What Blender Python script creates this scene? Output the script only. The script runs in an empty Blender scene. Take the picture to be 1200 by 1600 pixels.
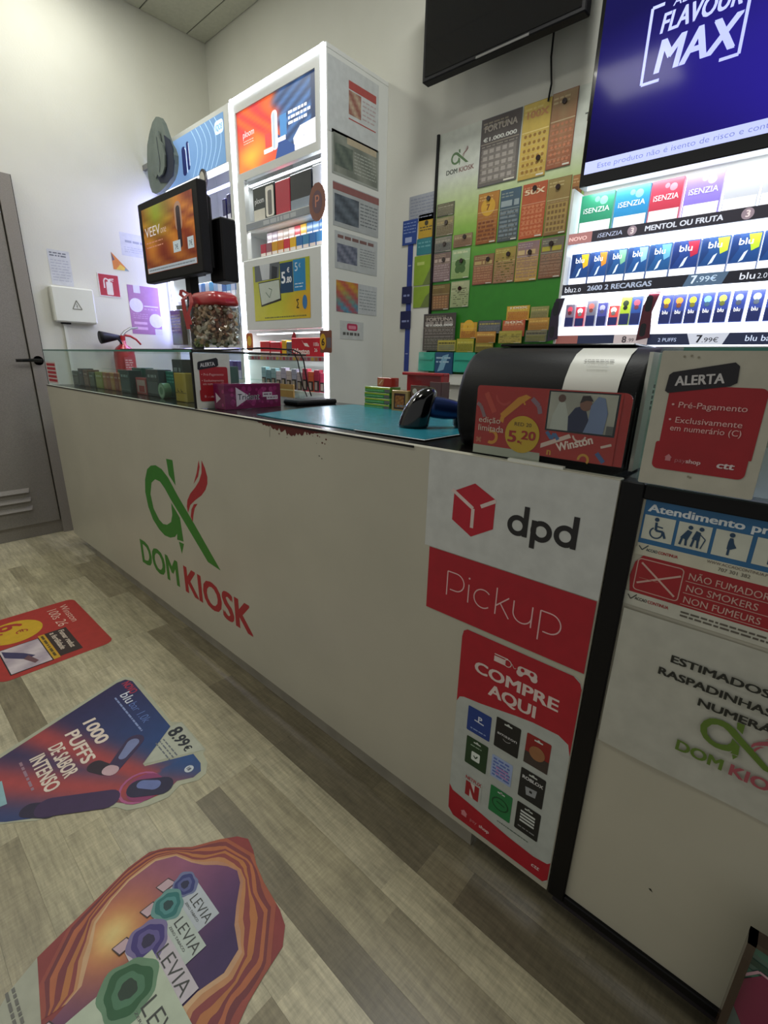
import bpy, math, random
from mathutils import Vector
from mathutils.geometry import tessellate_polygon

S = bpy.context.scene
COL = S.collection
# ---------------------------------------------------------------- camera
cam_d = bpy.data.cameras.new('camera'); cam = bpy.data.objects.new('camera', cam_d); COL.objects.link(cam)
cam_d.sensor_fit = 'HORIZONTAL'; cam_d.sensor_width = 36.0; cam_d.lens = 735.22 / 1200 * 36
cam_d.clip_start = 0.02; cam_d.clip_end = 50
def _basis():
    y, p, r = math.radians(41.5224), math.radians(-17.5937), math.radians(1.4641)
    f = Vector((-math.sin(y) * math.cos(p), math.cos(y) * math.cos(p), math.sin(p)))
    rt = Vector((math.cos(y), math.sin(y), 0)); up = rt.cross(f)
    return math.cos(r) * rt + math.sin(r) * up, -math.sin(r) * rt + math.cos(r) * up, f
from mathutils import Matrix
_r, _u, _f = _basis()
cam.matrix_world = Matrix(((_r.x, _u.x, -_f.x, 0.2039), (_r.y, _u.y, -_f.y, -0.7968), (_r.z, _u.z, -_f.z, 1.168), (0, 0, 0, 1)))
S.camera = cam
# ---------------------------------------------------------------- world, exposure
W = bpy.data.worlds.new('world'); S.world = W; W.use_nodes = True
W.node_tree.nodes['Background'].inputs[0].default_value = (0.85, 0.86, 0.83, 1)
W.node_tree.nodes['Background'].inputs[1].default_value = 0.36
S.view_settings.view_transform = 'Standard'; S.view_settings.look = 'None'
S.view_settings.gamma = 1.0; S.view_settings.use_curve_mapping = False
S.view_settings.exposure = 0.0
S.cycles.max_bounces = 6; S.cycles.transparent_max_bounces = 12
# ---------------------------------------------------------------- lamps
def area(name, loc, rot, sx, sy, power, col=(1, 1, 1), spread=180):
    d = bpy.data.lights.new(name, 'AREA'); d.shape = 'RECTANGLE'; d.size = sx; d.size_y = sy
    d.energy = power; d.color = col; d.spread = math.radians(spread)
    o = bpy.data.objects.new(name, d); o.location = loc; o.rotation_euler = rot; COL.objects.link(o); return o
area('ceiling_and_fill_lamp', (-2.95, 0.30, 3.235), (0, 0, 0), .35, .35, 11.5, (1, 1, .90))
area('ceiling_and_fill_lamp', (-1.3, -1.1, 3.235), (0, 0, 0), .5, .5, 11.5, (1, .98, .90))
area('ceiling_and_fill_lamp', (-3.0, -1.3, 3.235), (0, 0, 0), .5, .5, 14, (1, .98, .88))
area('ceiling_and_fill_lamp', (-.6, .5, 3.235), (0, 0, 0), .4, .4, 23, (.98, .99, .95))  # added fill light out of view, brightens back wall, cabinet side and board

# ---------------------------------------------------------------- colours and materials
def lin(c):
    if isinstance(c, str):
        c = c.lstrip('#'); c = tuple(int(c[i:i + 2], 16) / 255 for i in (0, 2, 4))
    elif max(c) > 1.0: c = tuple(x / 255 for x in c)
    return tuple(x / 12.92 if x <= .04045 else ((x + .055) / 1.055) ** 2.4 for x in c[:3])
M = {}
def mat(name, col=None, rough=.5, metal=0, emit=0, attr=False, trans=0, noise=0, nscale=8, bump=0, bscale=60, coat=0, alpha=None, stretch=None, spec=.5):
    m = bpy.data.materials.new(name); m.use_nodes = True; nt = m.node_tree; b = nt.nodes['Principled BSDF']
    b.inputs['Roughness'].default_value = rough; b.inputs['Metallic'].default_value = metal
    b.inputs['Coat Weight'].default_value = coat; b.inputs['Specular IOR Level'].default_value = spec
    src = None
    if attr:
        a = nt.nodes.new('ShaderNodeVertexColor'); a.layer_name = 'Col'; src = a.outputs['Color']
    else:
        b.inputs['Base Color'].default_value = (*lin(col), 1)
    tc = nt.nodes.new('ShaderNodeTexCoord'); mp = nt.nodes.new('ShaderNodeMapping')
    nt.links.new(tc.outputs['Object'], mp.inputs['Vector'])
    if stretch: mp.inputs['Scale'].default_value = stretch
    if noise:
        n = nt.nodes.new('ShaderNodeTexNoise'); n.inputs['Scale'].default_value = nscale; n.inputs['Detail'].default_value = 5
        nt.links.new(mp.outputs[0], n.inputs['Vector'])
        mr = nt.nodes.new('ShaderNodeMapRange'); mr.inputs['From Min'].default_value = .3; mr.inputs['From Max'].default_value = .7
        mr.inputs['To Min'].default_value = 1 - noise; mr.inputs['To Max'].default_value = 1 + noise * .4
        nt.links.new(n.outputs['Fac'], mr.inputs['Value'])
        mx = nt.nodes.new('ShaderNodeVectorMath'); mx.operation = 'SCALE'
        if src: nt.links.new(src, mx.inputs[0])
        else: mx.inputs[0].default_value = lin(col)
        nt.links.new(mr.outputs[0], mx.inputs['Scale']); src = mx.outputs[0]
    if src:
        nt.links.new(src, b.inputs['Base Color'])
        if emit: nt.links.new(src, b.inputs['Emission Color'])
    elif emit: b.inputs['Emission Color'].default_value = (*lin(col), 1)
    b.inputs['Emission Strength'].default_value = emit
    if trans: b.inputs['Transmission Weight'].default_value = trans; b.inputs['IOR'].default_value = 1.3
    if bump:
        n = nt.nodes.new('ShaderNodeTexNoise'); n.inputs['Scale'].default_value = bscale; n.inputs['Detail'].default_value = 6
        nt.links.new(mp.outputs[0], n.inputs['Vector'])
        bp = nt.nodes.new('ShaderNodeBump'); bp.inputs['Strength'].default_value = bump; bp.inputs['Distance'].default_value = .002
        nt.links.new(n.outputs['Fac'], bp.inputs['Height']); nt.links.new(bp.outputs[0], b.inputs['Normal'])
    M[name] = m; return m
mat('print', rough=.5, attr=True, noise=.10, nscale=30)
mat('gloss', rough=.22, attr=True, coat=.3, noise=.06, nscale=20)
mat('lit', rough=.4, attr=True, emit=.85)
mat('screen', rough=.09, attr=True, emit=.75, spec=.12)
mat('glow_pack', rough=.35, attr=True, emit=.38)  # cartons given a glow of their own, standing in for shelf light
mat('dim_screen', rough=.2, attr=True, emit=.42)
mat('floor_base', '6E6653', .7)
mat('plaster', 'D6D5CA', .9, noise=.05, nscale=3, bump=.25, bscale=90)
mat('ceiling_board', 'B4B4A6', .95, noise=.08, nscale=40, bump=.4, bscale=150)
mat('laminate', 'B9B5A4', .38, noise=.06, nscale=4)
mat('laminate_left', 'BDB8A6', .4, noise=.07, nscale=4)
mat('cabinet_white', 'D6D8D4', .4, noise=.03, nscale=5)
mat('plinth', 'A29C8E', .5, noise=.18, nscale=10)
mat('dark_plinth', '3A3438', .6, noise=.2, nscale=12)
mat('black', '080709', .45, noise=.2, nscale=20, spec=.25)
mat('black_matte', '0C0B0E', .55, spec=.3, bump=.2, bscale=200)
mat('black_shell', '050506', .5, spec=.22, bump=.1, bscale=250)
mat('black_gloss', '070709', .12, coat=.5)
mat('worktop', '15120F', .22, noise=.4, nscale=14)
mat('door_grey', '86817A', .6, noise=.22, nscale=260, bump=.15, bscale=220)
mat('door_jamb', '8E8880', .6, noise=.22, nscale=260)
mat('plastic_white', 'D9DAD0', .4)
mat('metal', '9A9A9A', .3, metal=1)
mat('red', 'A81B22', .35, coat=.4)
mat('teal_mat', '2A8090', .25, noise=.15, nscale=25, bump=.25, bscale=300)
mat('mat_white', 'C9CFD0', .5)
mat('grey_felt', '66706B', .85, noise=.15, nscale=12, bump=.4, bscale=120)
mat('dark_blue', '1B2438', .7)
mat('teal_plastic', '2FA58C', .15, coat=.5)
mat('glass_edge', '2C7A6B', .12, coat=.6)
mat('led', 'E8EFFF', .5, emit=11)
mat('led_soft', 'EAF2FF', .5, emit=3.0)
mat('led_violet', 'B4B6FF', .5, emit=6.0)
mat('paint_flake', '5A1712', .7, noise=.3, nscale=60)
mat('scanner_blue', '2C3E6E', .25, metal=.6)
mat('candy', rough=.28, attr=True, coat=.6)
def glassmat(name, col, fac, rough=.02):
    m = bpy.data.materials.new(name); m.use_nodes = True; nt = m.node_tree; nt.nodes.clear()
    o = nt.nodes.new('ShaderNodeOutputMaterial'); mx = nt.nodes.new('ShaderNodeMixShader')
    t = nt.nodes.new('ShaderNodeBsdfTransparent'); t.inputs[0].default_value = (*lin(col), 1)
    g = nt.nodes.new('ShaderNodeBsdfGlossy'); g.inputs['Roughness'].default_value = rough
    lw = nt.nodes.new('ShaderNodeLayerWeight'); lw.inputs['Blend'].default_value = .5
    pw = nt.nodes.new('ShaderNodeMath'); pw.operation = 'POWER'; pw.inputs[1].default_value = 5
    ml = nt.nodes.new('ShaderNodeMath'); ml.operation = 'MULTIPLY_ADD'; ml.inputs[1].default_value = .6; ml.inputs[2].default_value = fac
    nt.links.new(lw.outputs['Facing'], pw.inputs[0]); nt.links.new(pw.outputs[0], ml.inputs[0]); nt.links.new(ml.outputs[0], mx.inputs[0])
    nt.links.new(t.outputs[0], mx.inputs[1]); nt.links.new(g.outputs[0], mx.inputs[2]); nt.links.new(mx.outputs[0], o.inputs[0])
    M[name] = m
glassmat('glass', 'F2FAF7', .012); glassmat('cellophane', 'FAFAF8', .03, .10); glassmat('acrylic', 'FAFCFB', .004, .05)

# plank and ceiling tile materials: colour varies from object to object
def plank_mat():
    m = bpy.data.materials.new('plank_wood'); m.use_nodes = True; nt = m.node_tree; b = nt.nodes['Principled BSDF']
    oi = nt.nodes.new('ShaderNodeObjectInfo'); tc = nt.nodes.new('ShaderNodeTexCoord')
    add = nt.nodes.new('ShaderNodeVectorMath'); add.operation = 'ADD'
    cmb = nt.nodes.new('ShaderNodeCombineXYZ'); mul = nt.nodes.new('ShaderNodeMath'); mul.operation = 'MULTIPLY'; mul.inputs[1].default_value = 37
    nt.links.new(oi.outputs['Random'], mul.inputs[0])
    for k in (0, 1, 2): nt.links.new(mul.outputs[0], cmb.inputs[k])
    nt.links.new(tc.outputs['Object'], add.inputs[0]); nt.links.new(cmb.outputs[0], add.inputs[1])
    mp = nt.nodes.new('ShaderNodeMapping'); mp.inputs['Scale'].default_value = (1.2, 11, 1); nt.links.new(add.outputs[0], mp.inputs['Vector'])
    n1 = nt.nodes.new('ShaderNodeTexNoise'); n1.inputs['Scale'].default_value = 7; n1.inputs['Detail'].default_value = 9; n1.inputs['Roughness'].default_value = .7
    nt.links.new(mp.outputs[0], n1.inputs['Vector'])
    mp3 = nt.nodes.new('ShaderNodeMapping'); mp3.inputs['Scale'].default_value = (50, 6, 1); nt.links.new(add.outputs[0], mp3.inputs['Vector'])
    n3 = nt.nodes.new('ShaderNodeTexNoise'); n3.inputs['Scale'].default_value = 4; n3.inputs['Detail'].default_value = 4
    nt.links.new(mp3.outputs[0], n3.inputs['Vector'])
    n2 = nt.nodes.new('ShaderNodeTexNoise'); n2.inputs['Scale'].default_value = 5; n2.inputs['Detail'].default_value = 4
    nt.links.new(add.outputs[0], n2.inputs['Vector'])
    rp = nt.nodes.new('ShaderNodeValToRGB'); e = rp.color_ramp.elements
    e[0].position = 0; e[0].color = (*lin('6A6250'), 1); e[1].position = 1; e[1].color = (*lin('C4BCA0'), 1)
    x = e.new(.3); x.color = (*lin('938A70'), 1); x = e.new(.55); x.color = (*lin('B2AA8C'), 1)
    nt.links.new(oi.outputs['Color'], rp.inputs[0]) if False else None
    sep = nt.nodes.new('ShaderNodeSeparateColor'); nt.links.new(oi.outputs['Color'], sep.inputs[0]); nt.links.new(sep.outputs[0], rp.inputs[0])
    def mr(src, lo, hi, a, bb):
        r = nt.nodes.new('ShaderNodeMapRange'); r.inputs['From Min'].default_value = a; r.inputs['From Max'].default_value = bb
        r.inputs['To Min'].default_value = lo; r.inputs['To Max'].default_value = hi; nt.links.new(src, r.inputs['Value']); return r.outputs[0]
    a = mr(n1.outputs['Fac'], .62, 1.18, .3, .68); c = mr(n2.outputs['Fac'], .84, 1.1, .35, .65); d = mr(n3.outputs['Fac'], .9, 1.06, .35, .65)
    m1 = nt.nodes.new('ShaderNodeMath'); m1.operation = 'MULTIPLY'; nt.links.new(a, m1.inputs[0]); nt.links.new(c, m1.inputs[1])
    m2 = nt.nodes.new('ShaderNodeMath'); m2.operation = 'MULTIPLY'; nt.links.new(m1.outputs[0], m2.inputs[0]); nt.links.new(d, m2.inputs[1])
    sc = nt.nodes.new('ShaderNodeVectorMath'); sc.operation = 'SCALE'; nt.links.new(rp.outputs[0], sc.inputs[0]); nt.links.new(m2.outputs[0], sc.inputs['Scale'])
    nt.links.new(sc.outputs[0], b.inputs['Base Color']); b.inputs['Roughness'].default_value = .34
    bp = nt.nodes.new('ShaderNodeBump'); bp.inputs['Strength'].default_value = .35; bp.inputs['Distance'].default_value = .001
    nt.links.new(n1.outputs['Fac'], bp.inputs['Height']); nt.links.new(bp.outputs[0], b.inputs['Normal'])
    M['plank'] = m
plank_mat()

# ---------------------------------------------------------------- lettering: glyph outlines taken from Blender's own default font
CH = "ABCDEFGHIJKLMNOPQRSTUVWXYZabcdefghijklmnopqrstuvwxyz0123456789.,-+()/:!€éãçáÁôÃ•*õíâêúóÇÕ?%"
GLY = {}
def make_glyphs():
    tmp = []
    for w, off in ((0, -.010), (1, 0), (2, 0)):
        for c in CH:
            for s in (c, c + c):
                cu = bpy.data.curves.new('g', 'FONT'); cu.body = s; cu.size = 1; cu.offset = off; cu.resolution_u = 3
                o = bpy.data.objects.new('g', cu); COL.objects.link(o); tmp.append((w, c, s, o))
    bpy.context.view_layer.update(); dg = bpy.context.evaluated_depsgraph_get()
    ext = {}
    for w, c, s, o in tmp:
        ev = o.evaluated_get(dg); me = ev.to_mesh()
        vs = [(v.co.x, v.co.y) for v in me.vertices]; fs = [tuple(p.vertices) for p in me.polygons]
        ext[(w, s)] = max([v[0] for v in vs] or [.3])
        if s == c: GLY[(w, c)] = [vs, fs, 0]
        ev.to_mesh_clear()
    for w in (0, 1, 2):
        for c in CH: GLY[(w, c)][2] = ext[(w, c + c)] - ext[(w, c)]
    for _, _, _, o in tmp:
        cu = o.data; bpy.data.objects.remove(o); bpy.data.curves.remove(cu)
make_glyphs()
CAPH = max(v[1] for v in GLY[(1, 'H')][0])

# ---------------------------------------------------------------- mesh builder
EPS = .00022
class B:
    def __init__(s, mat='print'):
        s.v = []; s.f = []; s.c = []; s.m = []; s.mats = []; s.mt = mat; s.k = 0; s.frame((0, 0, 0))
    def frame(s, o, ux=(1, 0, 0), uz=(0, 0, 1)):
        s.o = Vector(o); s.ux = Vector(ux).normalized(); s.uz = Vector(uz).normalized(); s.n = s.ux.cross(s.uz); return s
    def mi(s, m):
        if m not in s.mats: s.mats.append(m)
        return s.mats.index(m)
    def add(s, vs, fs, col='FFFFFF', m=None, cols=None):
        k = len(s.v); s.v += [tuple(v) for v in vs]; i = s.mi(m or s.mt)
        lc = None if cols else (*lin(col), 1)
        for f in fs:
            s.f.append(tuple(k + a for a in f)); s.m.append(i)
            s.c.append([(*lin(cols[a]), 1) for a in f] if cols else [lc] * len(f))
    # solids (world axes)
    def box(s, x0, y0, z0, x1, y1, z1, col='FFFFFF', m=None, bev=0):
        if bev:
            b = bev
            r = [(x0 + b, y0), (x1 - b, y0), (x1, y0 + b), (x1, y1 - b), (x1 - b, y1), (x0 + b, y1), (x0, y1 - b), (x0, y0 + b)]
            q = [(x0 + b, y0 + b), (x1 - b, y0 + b), (x1 - b, y0 + b), (x1 - b, y1 - b), (x1 - b, y1 - b), (x0 + b, y1 - b), (x0 + b, y1 - b), (x0 + b, y0 + b)]
            vs = [(*p, z0) for p in q] + [(*p, z0 + b) for p in r] + [(*p, z1 - b) for p in r] + [(*p, z1) for p in q]
            fs = [tuple(range(7, -1, -1)), tuple(range(24, 32))]
            for L in (0, 8, 16):
                for i in range(8): j = (i + 1) % 8; fs.append((L + i, L + j, L + 8 + j, L + 8 + i))
            s.add(vs, fs, col, m); return s
        vs = [(x, y, z) for z in (z0, z1) for x, y in ((x0, y0), (x1, y0), (x1, y1), (x0, y1))]
        s.add(vs, [(3, 2, 1, 0), (4, 5, 6, 7), (0, 1, 5, 4), (1, 2, 6, 5), (2, 3, 7, 6), (3, 0, 4, 7)], col, m); return s
    def obox(s, c, ax, ay, az, col='FFFFFF', m=None):
        c = Vector(c); ax, ay, az = Vector(ax), Vector(ay), Vector(az)
        vs = [c + k * az + i * ax + j * ay for k in (0, 1) for i, j in ((0, 0), (1, 0), (1, 1), (0, 1))]
        s.add(vs, [(3, 2, 1, 0), (4, 5, 6, 7), (0, 1, 5, 4), (1, 2, 6, 5), (2, 3, 7, 6), (3, 0, 4, 7)], col, m); return s
    def tube(s, pts, r, col='FFFFFF', m=None, n=8, cap=True):
        pts = [Vector(p) for p in pts]; rs = r if isinstance(r, (list, tuple)) else [r] * len(pts); vs = []; fs = []; prev = None
        for i, p in enumerate(pts):
            d = (pts[min(i + 1, len(pts) - 1)] - pts[max(i - 1, 0)]).normalized()
            a = d.orthogonal().normalized() if prev is None else (prev - d * prev.dot(d)).normalized()
            prev = a; b = d.cross(a)
            for k in range(n): t = 2 * math.pi * k / n; vs.append(p + rs[i] * (math.cos(t) * a + math.sin(t) * b))
        for i in range(len(pts) - 1):
            for k in range(n): j = (k + 1) % n; fs.append((i * n + k, i * n + j, i * n + n + j, i * n + n + k))
        if cap: fs += [tuple(range(n - 1, -1, -1)), tuple(range(len(vs) - n, len(vs)))]
        s.add(vs, fs, col, m); return s
    def lathe(s, c, prof, col='FFFFFF', m=None, n=20, sy=1):
        vs = [(c[0] + r * math.cos(2 * math.pi * k / n), c[1] + sy * r * math.sin(2 * math.pi * k / n), c[2] + z) for r, z in prof for k in range(n)]
        fs = [(i * n + k, i * n + (k + 1) % n, i * n + n + (k + 1) % n, i * n + n + k) for i in range(len(prof) - 1) for k in range(n)]
        fs += [tuple(range(n - 1, -1, -1)), tuple(range(len(vs) - n, len(vs)))]
        s.add(vs, fs, col, m); return s
    def loft(s, rings, col='FFFFFF', m=None):
        n = len(rings[0]); vs = [p for r in rings for p in r]
        fs = [(i * n + k, i * n + (k + 1) % n, i * n + n + (k + 1) % n, i * n + n + k) for i in range(len(rings) - 1) for k in range(n)]
        fs += [tuple(range(n - 1, -1, -1)), tuple(range(len(vs) - n, len(vs)))]
        s.add(vs, fs, col, m); return s
    # flat art in the frame (u right, v up), layers l stacked outward
    def P(s, u, v, l=1): return s.o + s.ux * u + s.uz * v + s.n * (l * EPS + min(s.k, 75) * 2.6e-6)
    def poly(s, pts, col, l=1, m=None, cols=None):
        s.k += 1
        if len(pts) <= 4: fs = [tuple(range(len(pts)))]
        else: fs = [tuple(t) for t in tessellate_polygon([[Vector((*p, 0)) for p in pts]])]
        s.add([s.P(*p, l) for p in pts], fs, col, m, cols); return s
    def rect(s, u0, v0, u1, v1, col, l=1, m=None, cols=None):
        return s.poly([(u0, v0), (u1, v0), (u1, v1), (u0, v1)], col, l, m, cols)
    def rpts(s, u0, v0, u1, v1, r, n=5):
        if not isinstance(r, (tuple, list)): r = (r,) * 4      # bl br tr tl
        o = []
        for (cx, cy, a, q) in ((u0 + r[0], v0 + r[0], 180, r[0]), (u1 - r[1], v0 + r[1], 270, r[1]), (u1 - r[2], v1 - r[2], 0, r[2]), (u0 + r[3], v1 - r[3], 90, r[3])):
            if q <= 0: o.append((cx, cy)); continue
            for k in range(n + 1): t = math.radians(a + 90 * k / n); o.append((cx + q * math.cos(t), cy + q * math.sin(t)))
        return o
    def rrect(s, u0, v0, u1, v1, r, col, l=1, m=None): return s.poly(s.rpts(u0, v0, u1, v1, r), col, l, m)
    def disc(s, u, v, r, col, l=1, m=None, n=20, ry=None):
        s.k += 1; ry = ry or r; pts = [(u + r * math.cos(2 * math.pi * k / n), v + ry * math.sin(2 * math.pi * k / n)) for k in range(n)]
        s.add([s.P(*p, l) for p in pts], [tuple(range(n))], col, m); return s
    def arc(s, u, v, ro, ri, a0, a1, col, l=1, n=18, k=1, m=None):
        vs = []; s.k += 1
        for i in range(n + 1):
            t = math.radians(a0 + (a1 - a0) * i / n)
            for r in (ri, ro): vs.append(s.P(u + r * math.cos(t), v + k * r * math.sin(t), l))
        s.add(vs, [(2 * i, 2 * i + 1, 2 * i + 3, 2 * i + 2) for i in range(n)], col, m); return s
    def line(s, pts, w, col, l=1, m=None):
        for (a, b), (c, d) in zip(pts, pts[1:]):
            L = math.hypot(c - a, d - b) or 1; nx, ny = -(d - b) / L * w / 2, (c - a) / L * w / 2
            s.poly([(a - nx, b - ny), (c - nx, d - ny), (c + nx, d + ny), (a + nx, b + ny)], col, l, m)
        return s
    def prism(s, pts, t, col='FFFFFF', m=None, l=0):
        """outline in the frame, thickness t going back from the frame plane"""
        n = len(pts); fr = [s.P(*p, l) for p in pts]; bk = [q - s.n * t for q in fr]
        tr = [tuple(x) for x in tessellate_polygon([[Vector((*p, 0)) for p in pts]])]
        s.add(fr + bk, tr + [tuple(n + a for a in reversed(x)) for x in tr] + [(i, (i + 1) % n, n + (i + 1) % n, n + i) for i in range(n)], col, m); return s
    def grad(s, u0, v0, u1, v1, fn, nu=8, nv=8, l=1, m=None):
        vs = []; cs = []
        for j in range(nv + 1):
            for i in range(nu + 1):
                a, b = i / nu, j / nv; vs.append(s.P(u0 + (u1 - u0) * a, v0 + (v1 - v0) * b, l)); cs.append(fn(a, b))
        fs = [(j * (nu + 1) + i, j * (nu + 1) + i + 1, (j + 1) * (nu + 1) + i + 1, (j + 1) * (nu + 1) + i) for j in range(nv) for i in range(nu)]
        s.add(vs, fs, m=m, cols=cs); return s
    def text(s, t, u, v, h, col, w=1, l=4, fit=None, al='l', sh=0, rot=0, m=None, sp=0):
        k = h / CAPH; adv = [(.3 if c == ' ' else GLY[(w, c)][2]) + sp for c in t]; tot = sum(adv) * k
        kx = k * (fit / tot) if fit else k; tot = fit or tot
        x = -tot / 2 if al == 'c' else (-tot if al == 'r' else 0)
        cr, sr = math.cos(math.radians(rot)), math.sin(math.radians(rot))
        for c, a in zip(t, adv):
            if c != ' ':
                vs, fs, _ = GLY[(w, c)]; ll = l
                for (ox, oy) in (((0, 0),) if w == 0 else (((-.006, 0), (.006, 0)) if w == 1 else ((-.032, -.016), (.032, -.016), (.032, .016), (-.032, .016)))):
                    q = []; ll += .03
                    for (gx, gy) in vs:
                        px = x + (gx + ox) * kx + (gy + oy) * k * sh; py = (gy + oy) * k; q.append(s.P(u + px * cr - py * sr, v + px * sr + py * cr, ll))
                    s.add(q, fs, col, m)
            x += a * kx
        return s
    def scribble(s, u0, v0, u1, v1, rows, col, l=3, seed=0, fill=.5):
        """rows of small print too small to read"""
        r = random.Random(seed); h = (v1 - v0) / rows
        for i in range(rows):
            y = v1 - (i + .5) * h; x = u0
            while x < u1 - h * .4:
                w = r.uniform(.6, 2.2) * h; s.rect(x, y - h * fill / 2, min(x + w, u1), y + h * fill / 2, col, l); x += w + h * .35
        return s
    def build(s, name, parent=None, loc=None, m=None, smooth=False):
        base = Vector(parent['_b']) if parent is not None and '_b' in parent else Vector((0, 0, 0))
        org = Vector(loc) if loc is not None else base
        me = bpy.data.meshes.new(name); me.from_pydata([tuple(Vector(v) - org) for v in s.v], [], s.f)
        for k in s.mats: me.materials.append(M[k])
        me.polygons.foreach_set('material_index', s.m)
        ca = me.color_attributes.new('Col', 'FLOAT_COLOR', 'CORNER'); fl = []
        for c in s.c:
            for x in c: fl += x
        ca.data.foreach_set('color', fl)
        if smooth: me.polygons.foreach_set('use_smooth', [True] * len(s.f))
        me.update(); o = bpy.data.objects.new(name, me); COL.objects.link(o)
        if parent is not None: o.parent = parent; o.location = org - base
        else: o.location = org
        o['_b'] = tuple(org)
        return o
def tag(o, label, cat, group=None, kind=None):
    if label: o['label'] = label
    if cat: o['category'] = cat
    if group: o['group'] = group
    if kind: o['kind'] = kind
    return o
def thing(name, loc, label, cat, group=None):
    o = bpy.data.objects.new(name, None); COL.objects.link(o); o.location = loc; o['_b'] = tuple(loc); o.empty_display_size = .05
    return tag(o, label, cat, group)
def struct(o): o['kind'] = 'structure'; return o
def mix(a, b_, t):
    h_ = lambda c: [int(c[i:i + 2], 16) / 255 for i in (0, 2, 4)] if isinstance(c, str) else list(c)
    return tuple(x * (1 - t) + y * t for x, y in zip(h_(a), h_(b_)))
R = random.Random(7)
# ================================================================ THE SETTING
XL, YB, ZC = -3.51, 1.39, 3.25
b = B('plaster'); b.box(XL - .12, -2.6, 0, XL, YB + .12, ZC + .1); struct(b.build('wall_left'))
b = B('plaster'); b.box(XL, YB, 0, 1.8, YB + .12, ZC + .1); struct(b.build('wall_back'))
b = B('floor_base'); b.box(XL, -2.6, -.03, 1.8, YB, -.0025); floor = struct(b.build('floor'))
# laminate strips, each a board of its own
ys = [-2.56, -2.46, -2.365, -2.27, -2.17, -2.075, -1.98, -1.88, -1.785, -1.69, -1.59, -1.495, -1.4, -1.3, -1.205, -1.11, -1.01, -.915, -.82, -.737, -.66, -.575, -.49, -.385, -.315, -.205, -.118, -.022, .075, .172]
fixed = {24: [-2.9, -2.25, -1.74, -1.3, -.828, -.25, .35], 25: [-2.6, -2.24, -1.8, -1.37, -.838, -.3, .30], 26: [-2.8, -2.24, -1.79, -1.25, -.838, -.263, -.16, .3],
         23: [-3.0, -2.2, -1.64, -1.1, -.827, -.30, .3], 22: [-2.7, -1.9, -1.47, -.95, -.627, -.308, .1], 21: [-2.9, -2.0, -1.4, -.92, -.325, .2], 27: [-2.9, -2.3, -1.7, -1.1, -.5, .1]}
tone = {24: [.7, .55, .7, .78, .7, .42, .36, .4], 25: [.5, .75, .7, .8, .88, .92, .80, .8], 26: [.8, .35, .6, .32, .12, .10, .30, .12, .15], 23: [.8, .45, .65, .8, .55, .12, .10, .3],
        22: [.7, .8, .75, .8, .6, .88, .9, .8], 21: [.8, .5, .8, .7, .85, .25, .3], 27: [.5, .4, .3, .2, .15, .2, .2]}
pm = {}
for i in range(len(ys) - 1):
    xs = [XL] + fixed[i] + [1.0] if i in fixed else None
    if i not in fixed:
        xs = [XL]; x = XL + R.uniform(.1, .6)
        while x < 1.0: xs.append(x); x += R.choice([.3, .4, .5, .62])
        xs.append(1.2)
    for j in range(len(xs) - 1):
        w, d = round(xs[j + 1] - xs[j] - .0003, 3), round(ys[i + 1] - ys[i] - .0003, 4)
        if w < .01: continue
        if (w, d) not in pm:
            q = B('plank'); q.box(0, 0, -.0025, w, d, 0)
            o = q.build('plank', floor); pm[(w, d)] = o.data
        else:
            o = bpy.data.objects.new('plank', pm[(w, d)]); COL.objects.link(o); o.parent = floor
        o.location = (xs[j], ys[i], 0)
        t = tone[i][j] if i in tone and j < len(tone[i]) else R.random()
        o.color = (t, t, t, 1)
# ceiling: grid boards
b = B('black_matte'); b.box(XL, -2.6, ZC + .006, 1.8, YB, ZC + .06); ceil = struct(b.build('ceiling'))
tile = None
for yi, y1 in enumerate([YB - .002, 1.255, .948, .64, .333, .026, -.281, -.588, -.895]):
    y0 = [1.255, .948, .64, .333, .026, -.281, -.588, -.895, -1.2][yi]
    for xi in range(4):
        q = B('ceiling_board'); x0 = XL + .002 + 1.2 * xi; q.box(x0 + .003, y0 + .003, ZC, x0 + 1.197, y1 - .003, ZC + .008, bev=.002); q.build('ceiling_panel', ceil)
b = B('plastic_white'); b.box(XL, .12, 0, XL + .012, YB, .07); struct(b.build('baseboard_left'))
# door in the left wall
b = B('door_jamb'); X = XL
b.box(X, .018, 0, X + .05, .085, 2.13); b.box(X, -.95, 2.07, X + .05, .018, 2.13); b.box(X, -.95, 0, X + .05, -.89, 2.07); b.box(X, -.89, 0, X + .02, .018, .085)
door = struct(b.build('door_1', loc=(X, -.4, 0)))
b = B('black_matte'); b.box(X, .085, 0, X + .03, .093, 2.135); b.build('rubber_seal', door)
b = B('door_grey'); b.box(X + .004, -.885, .09, X + .04, .012, 2.065, bev=.003); leaf = b.build('door_leaf', door)
for z in (.325, .266, .207):
    b = B('door_jamb'); x = X + .04
    vs = [(x, -.45, z - .012), (x, -.125, z - .012), (x, -.125, z + .014), (x, -.45, z + .014), (x + .014, -.44, z - .012), (x + .014, -.135, z - .012)]
    b.add(vs, [(0, 1, 5, 4), (4, 5, 2, 3), (0, 4, 3), (1, 2, 5)], m='door_jamb'); b.build('louvre', leaf)
b = B('black_gloss'); b.tube([(X + .04, .055, 1.128), (X + .05, .055, 1.128)], .028, n=18); b.tube([(X + .05, .055, 1.128), (X + .085, .055, 1.128)], .011, n=12)
b.tube([(X + .085, .066, 1.128), (X + .087, .02, 1.130), (X + .085, -.068, 1.127)], [.011, .0105, .009], n=12); b.tube([(X + .04, .055, 1.055), (X + .045, .055, 1.055)], .02, n=14)
b.build('door_handle', door)

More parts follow.
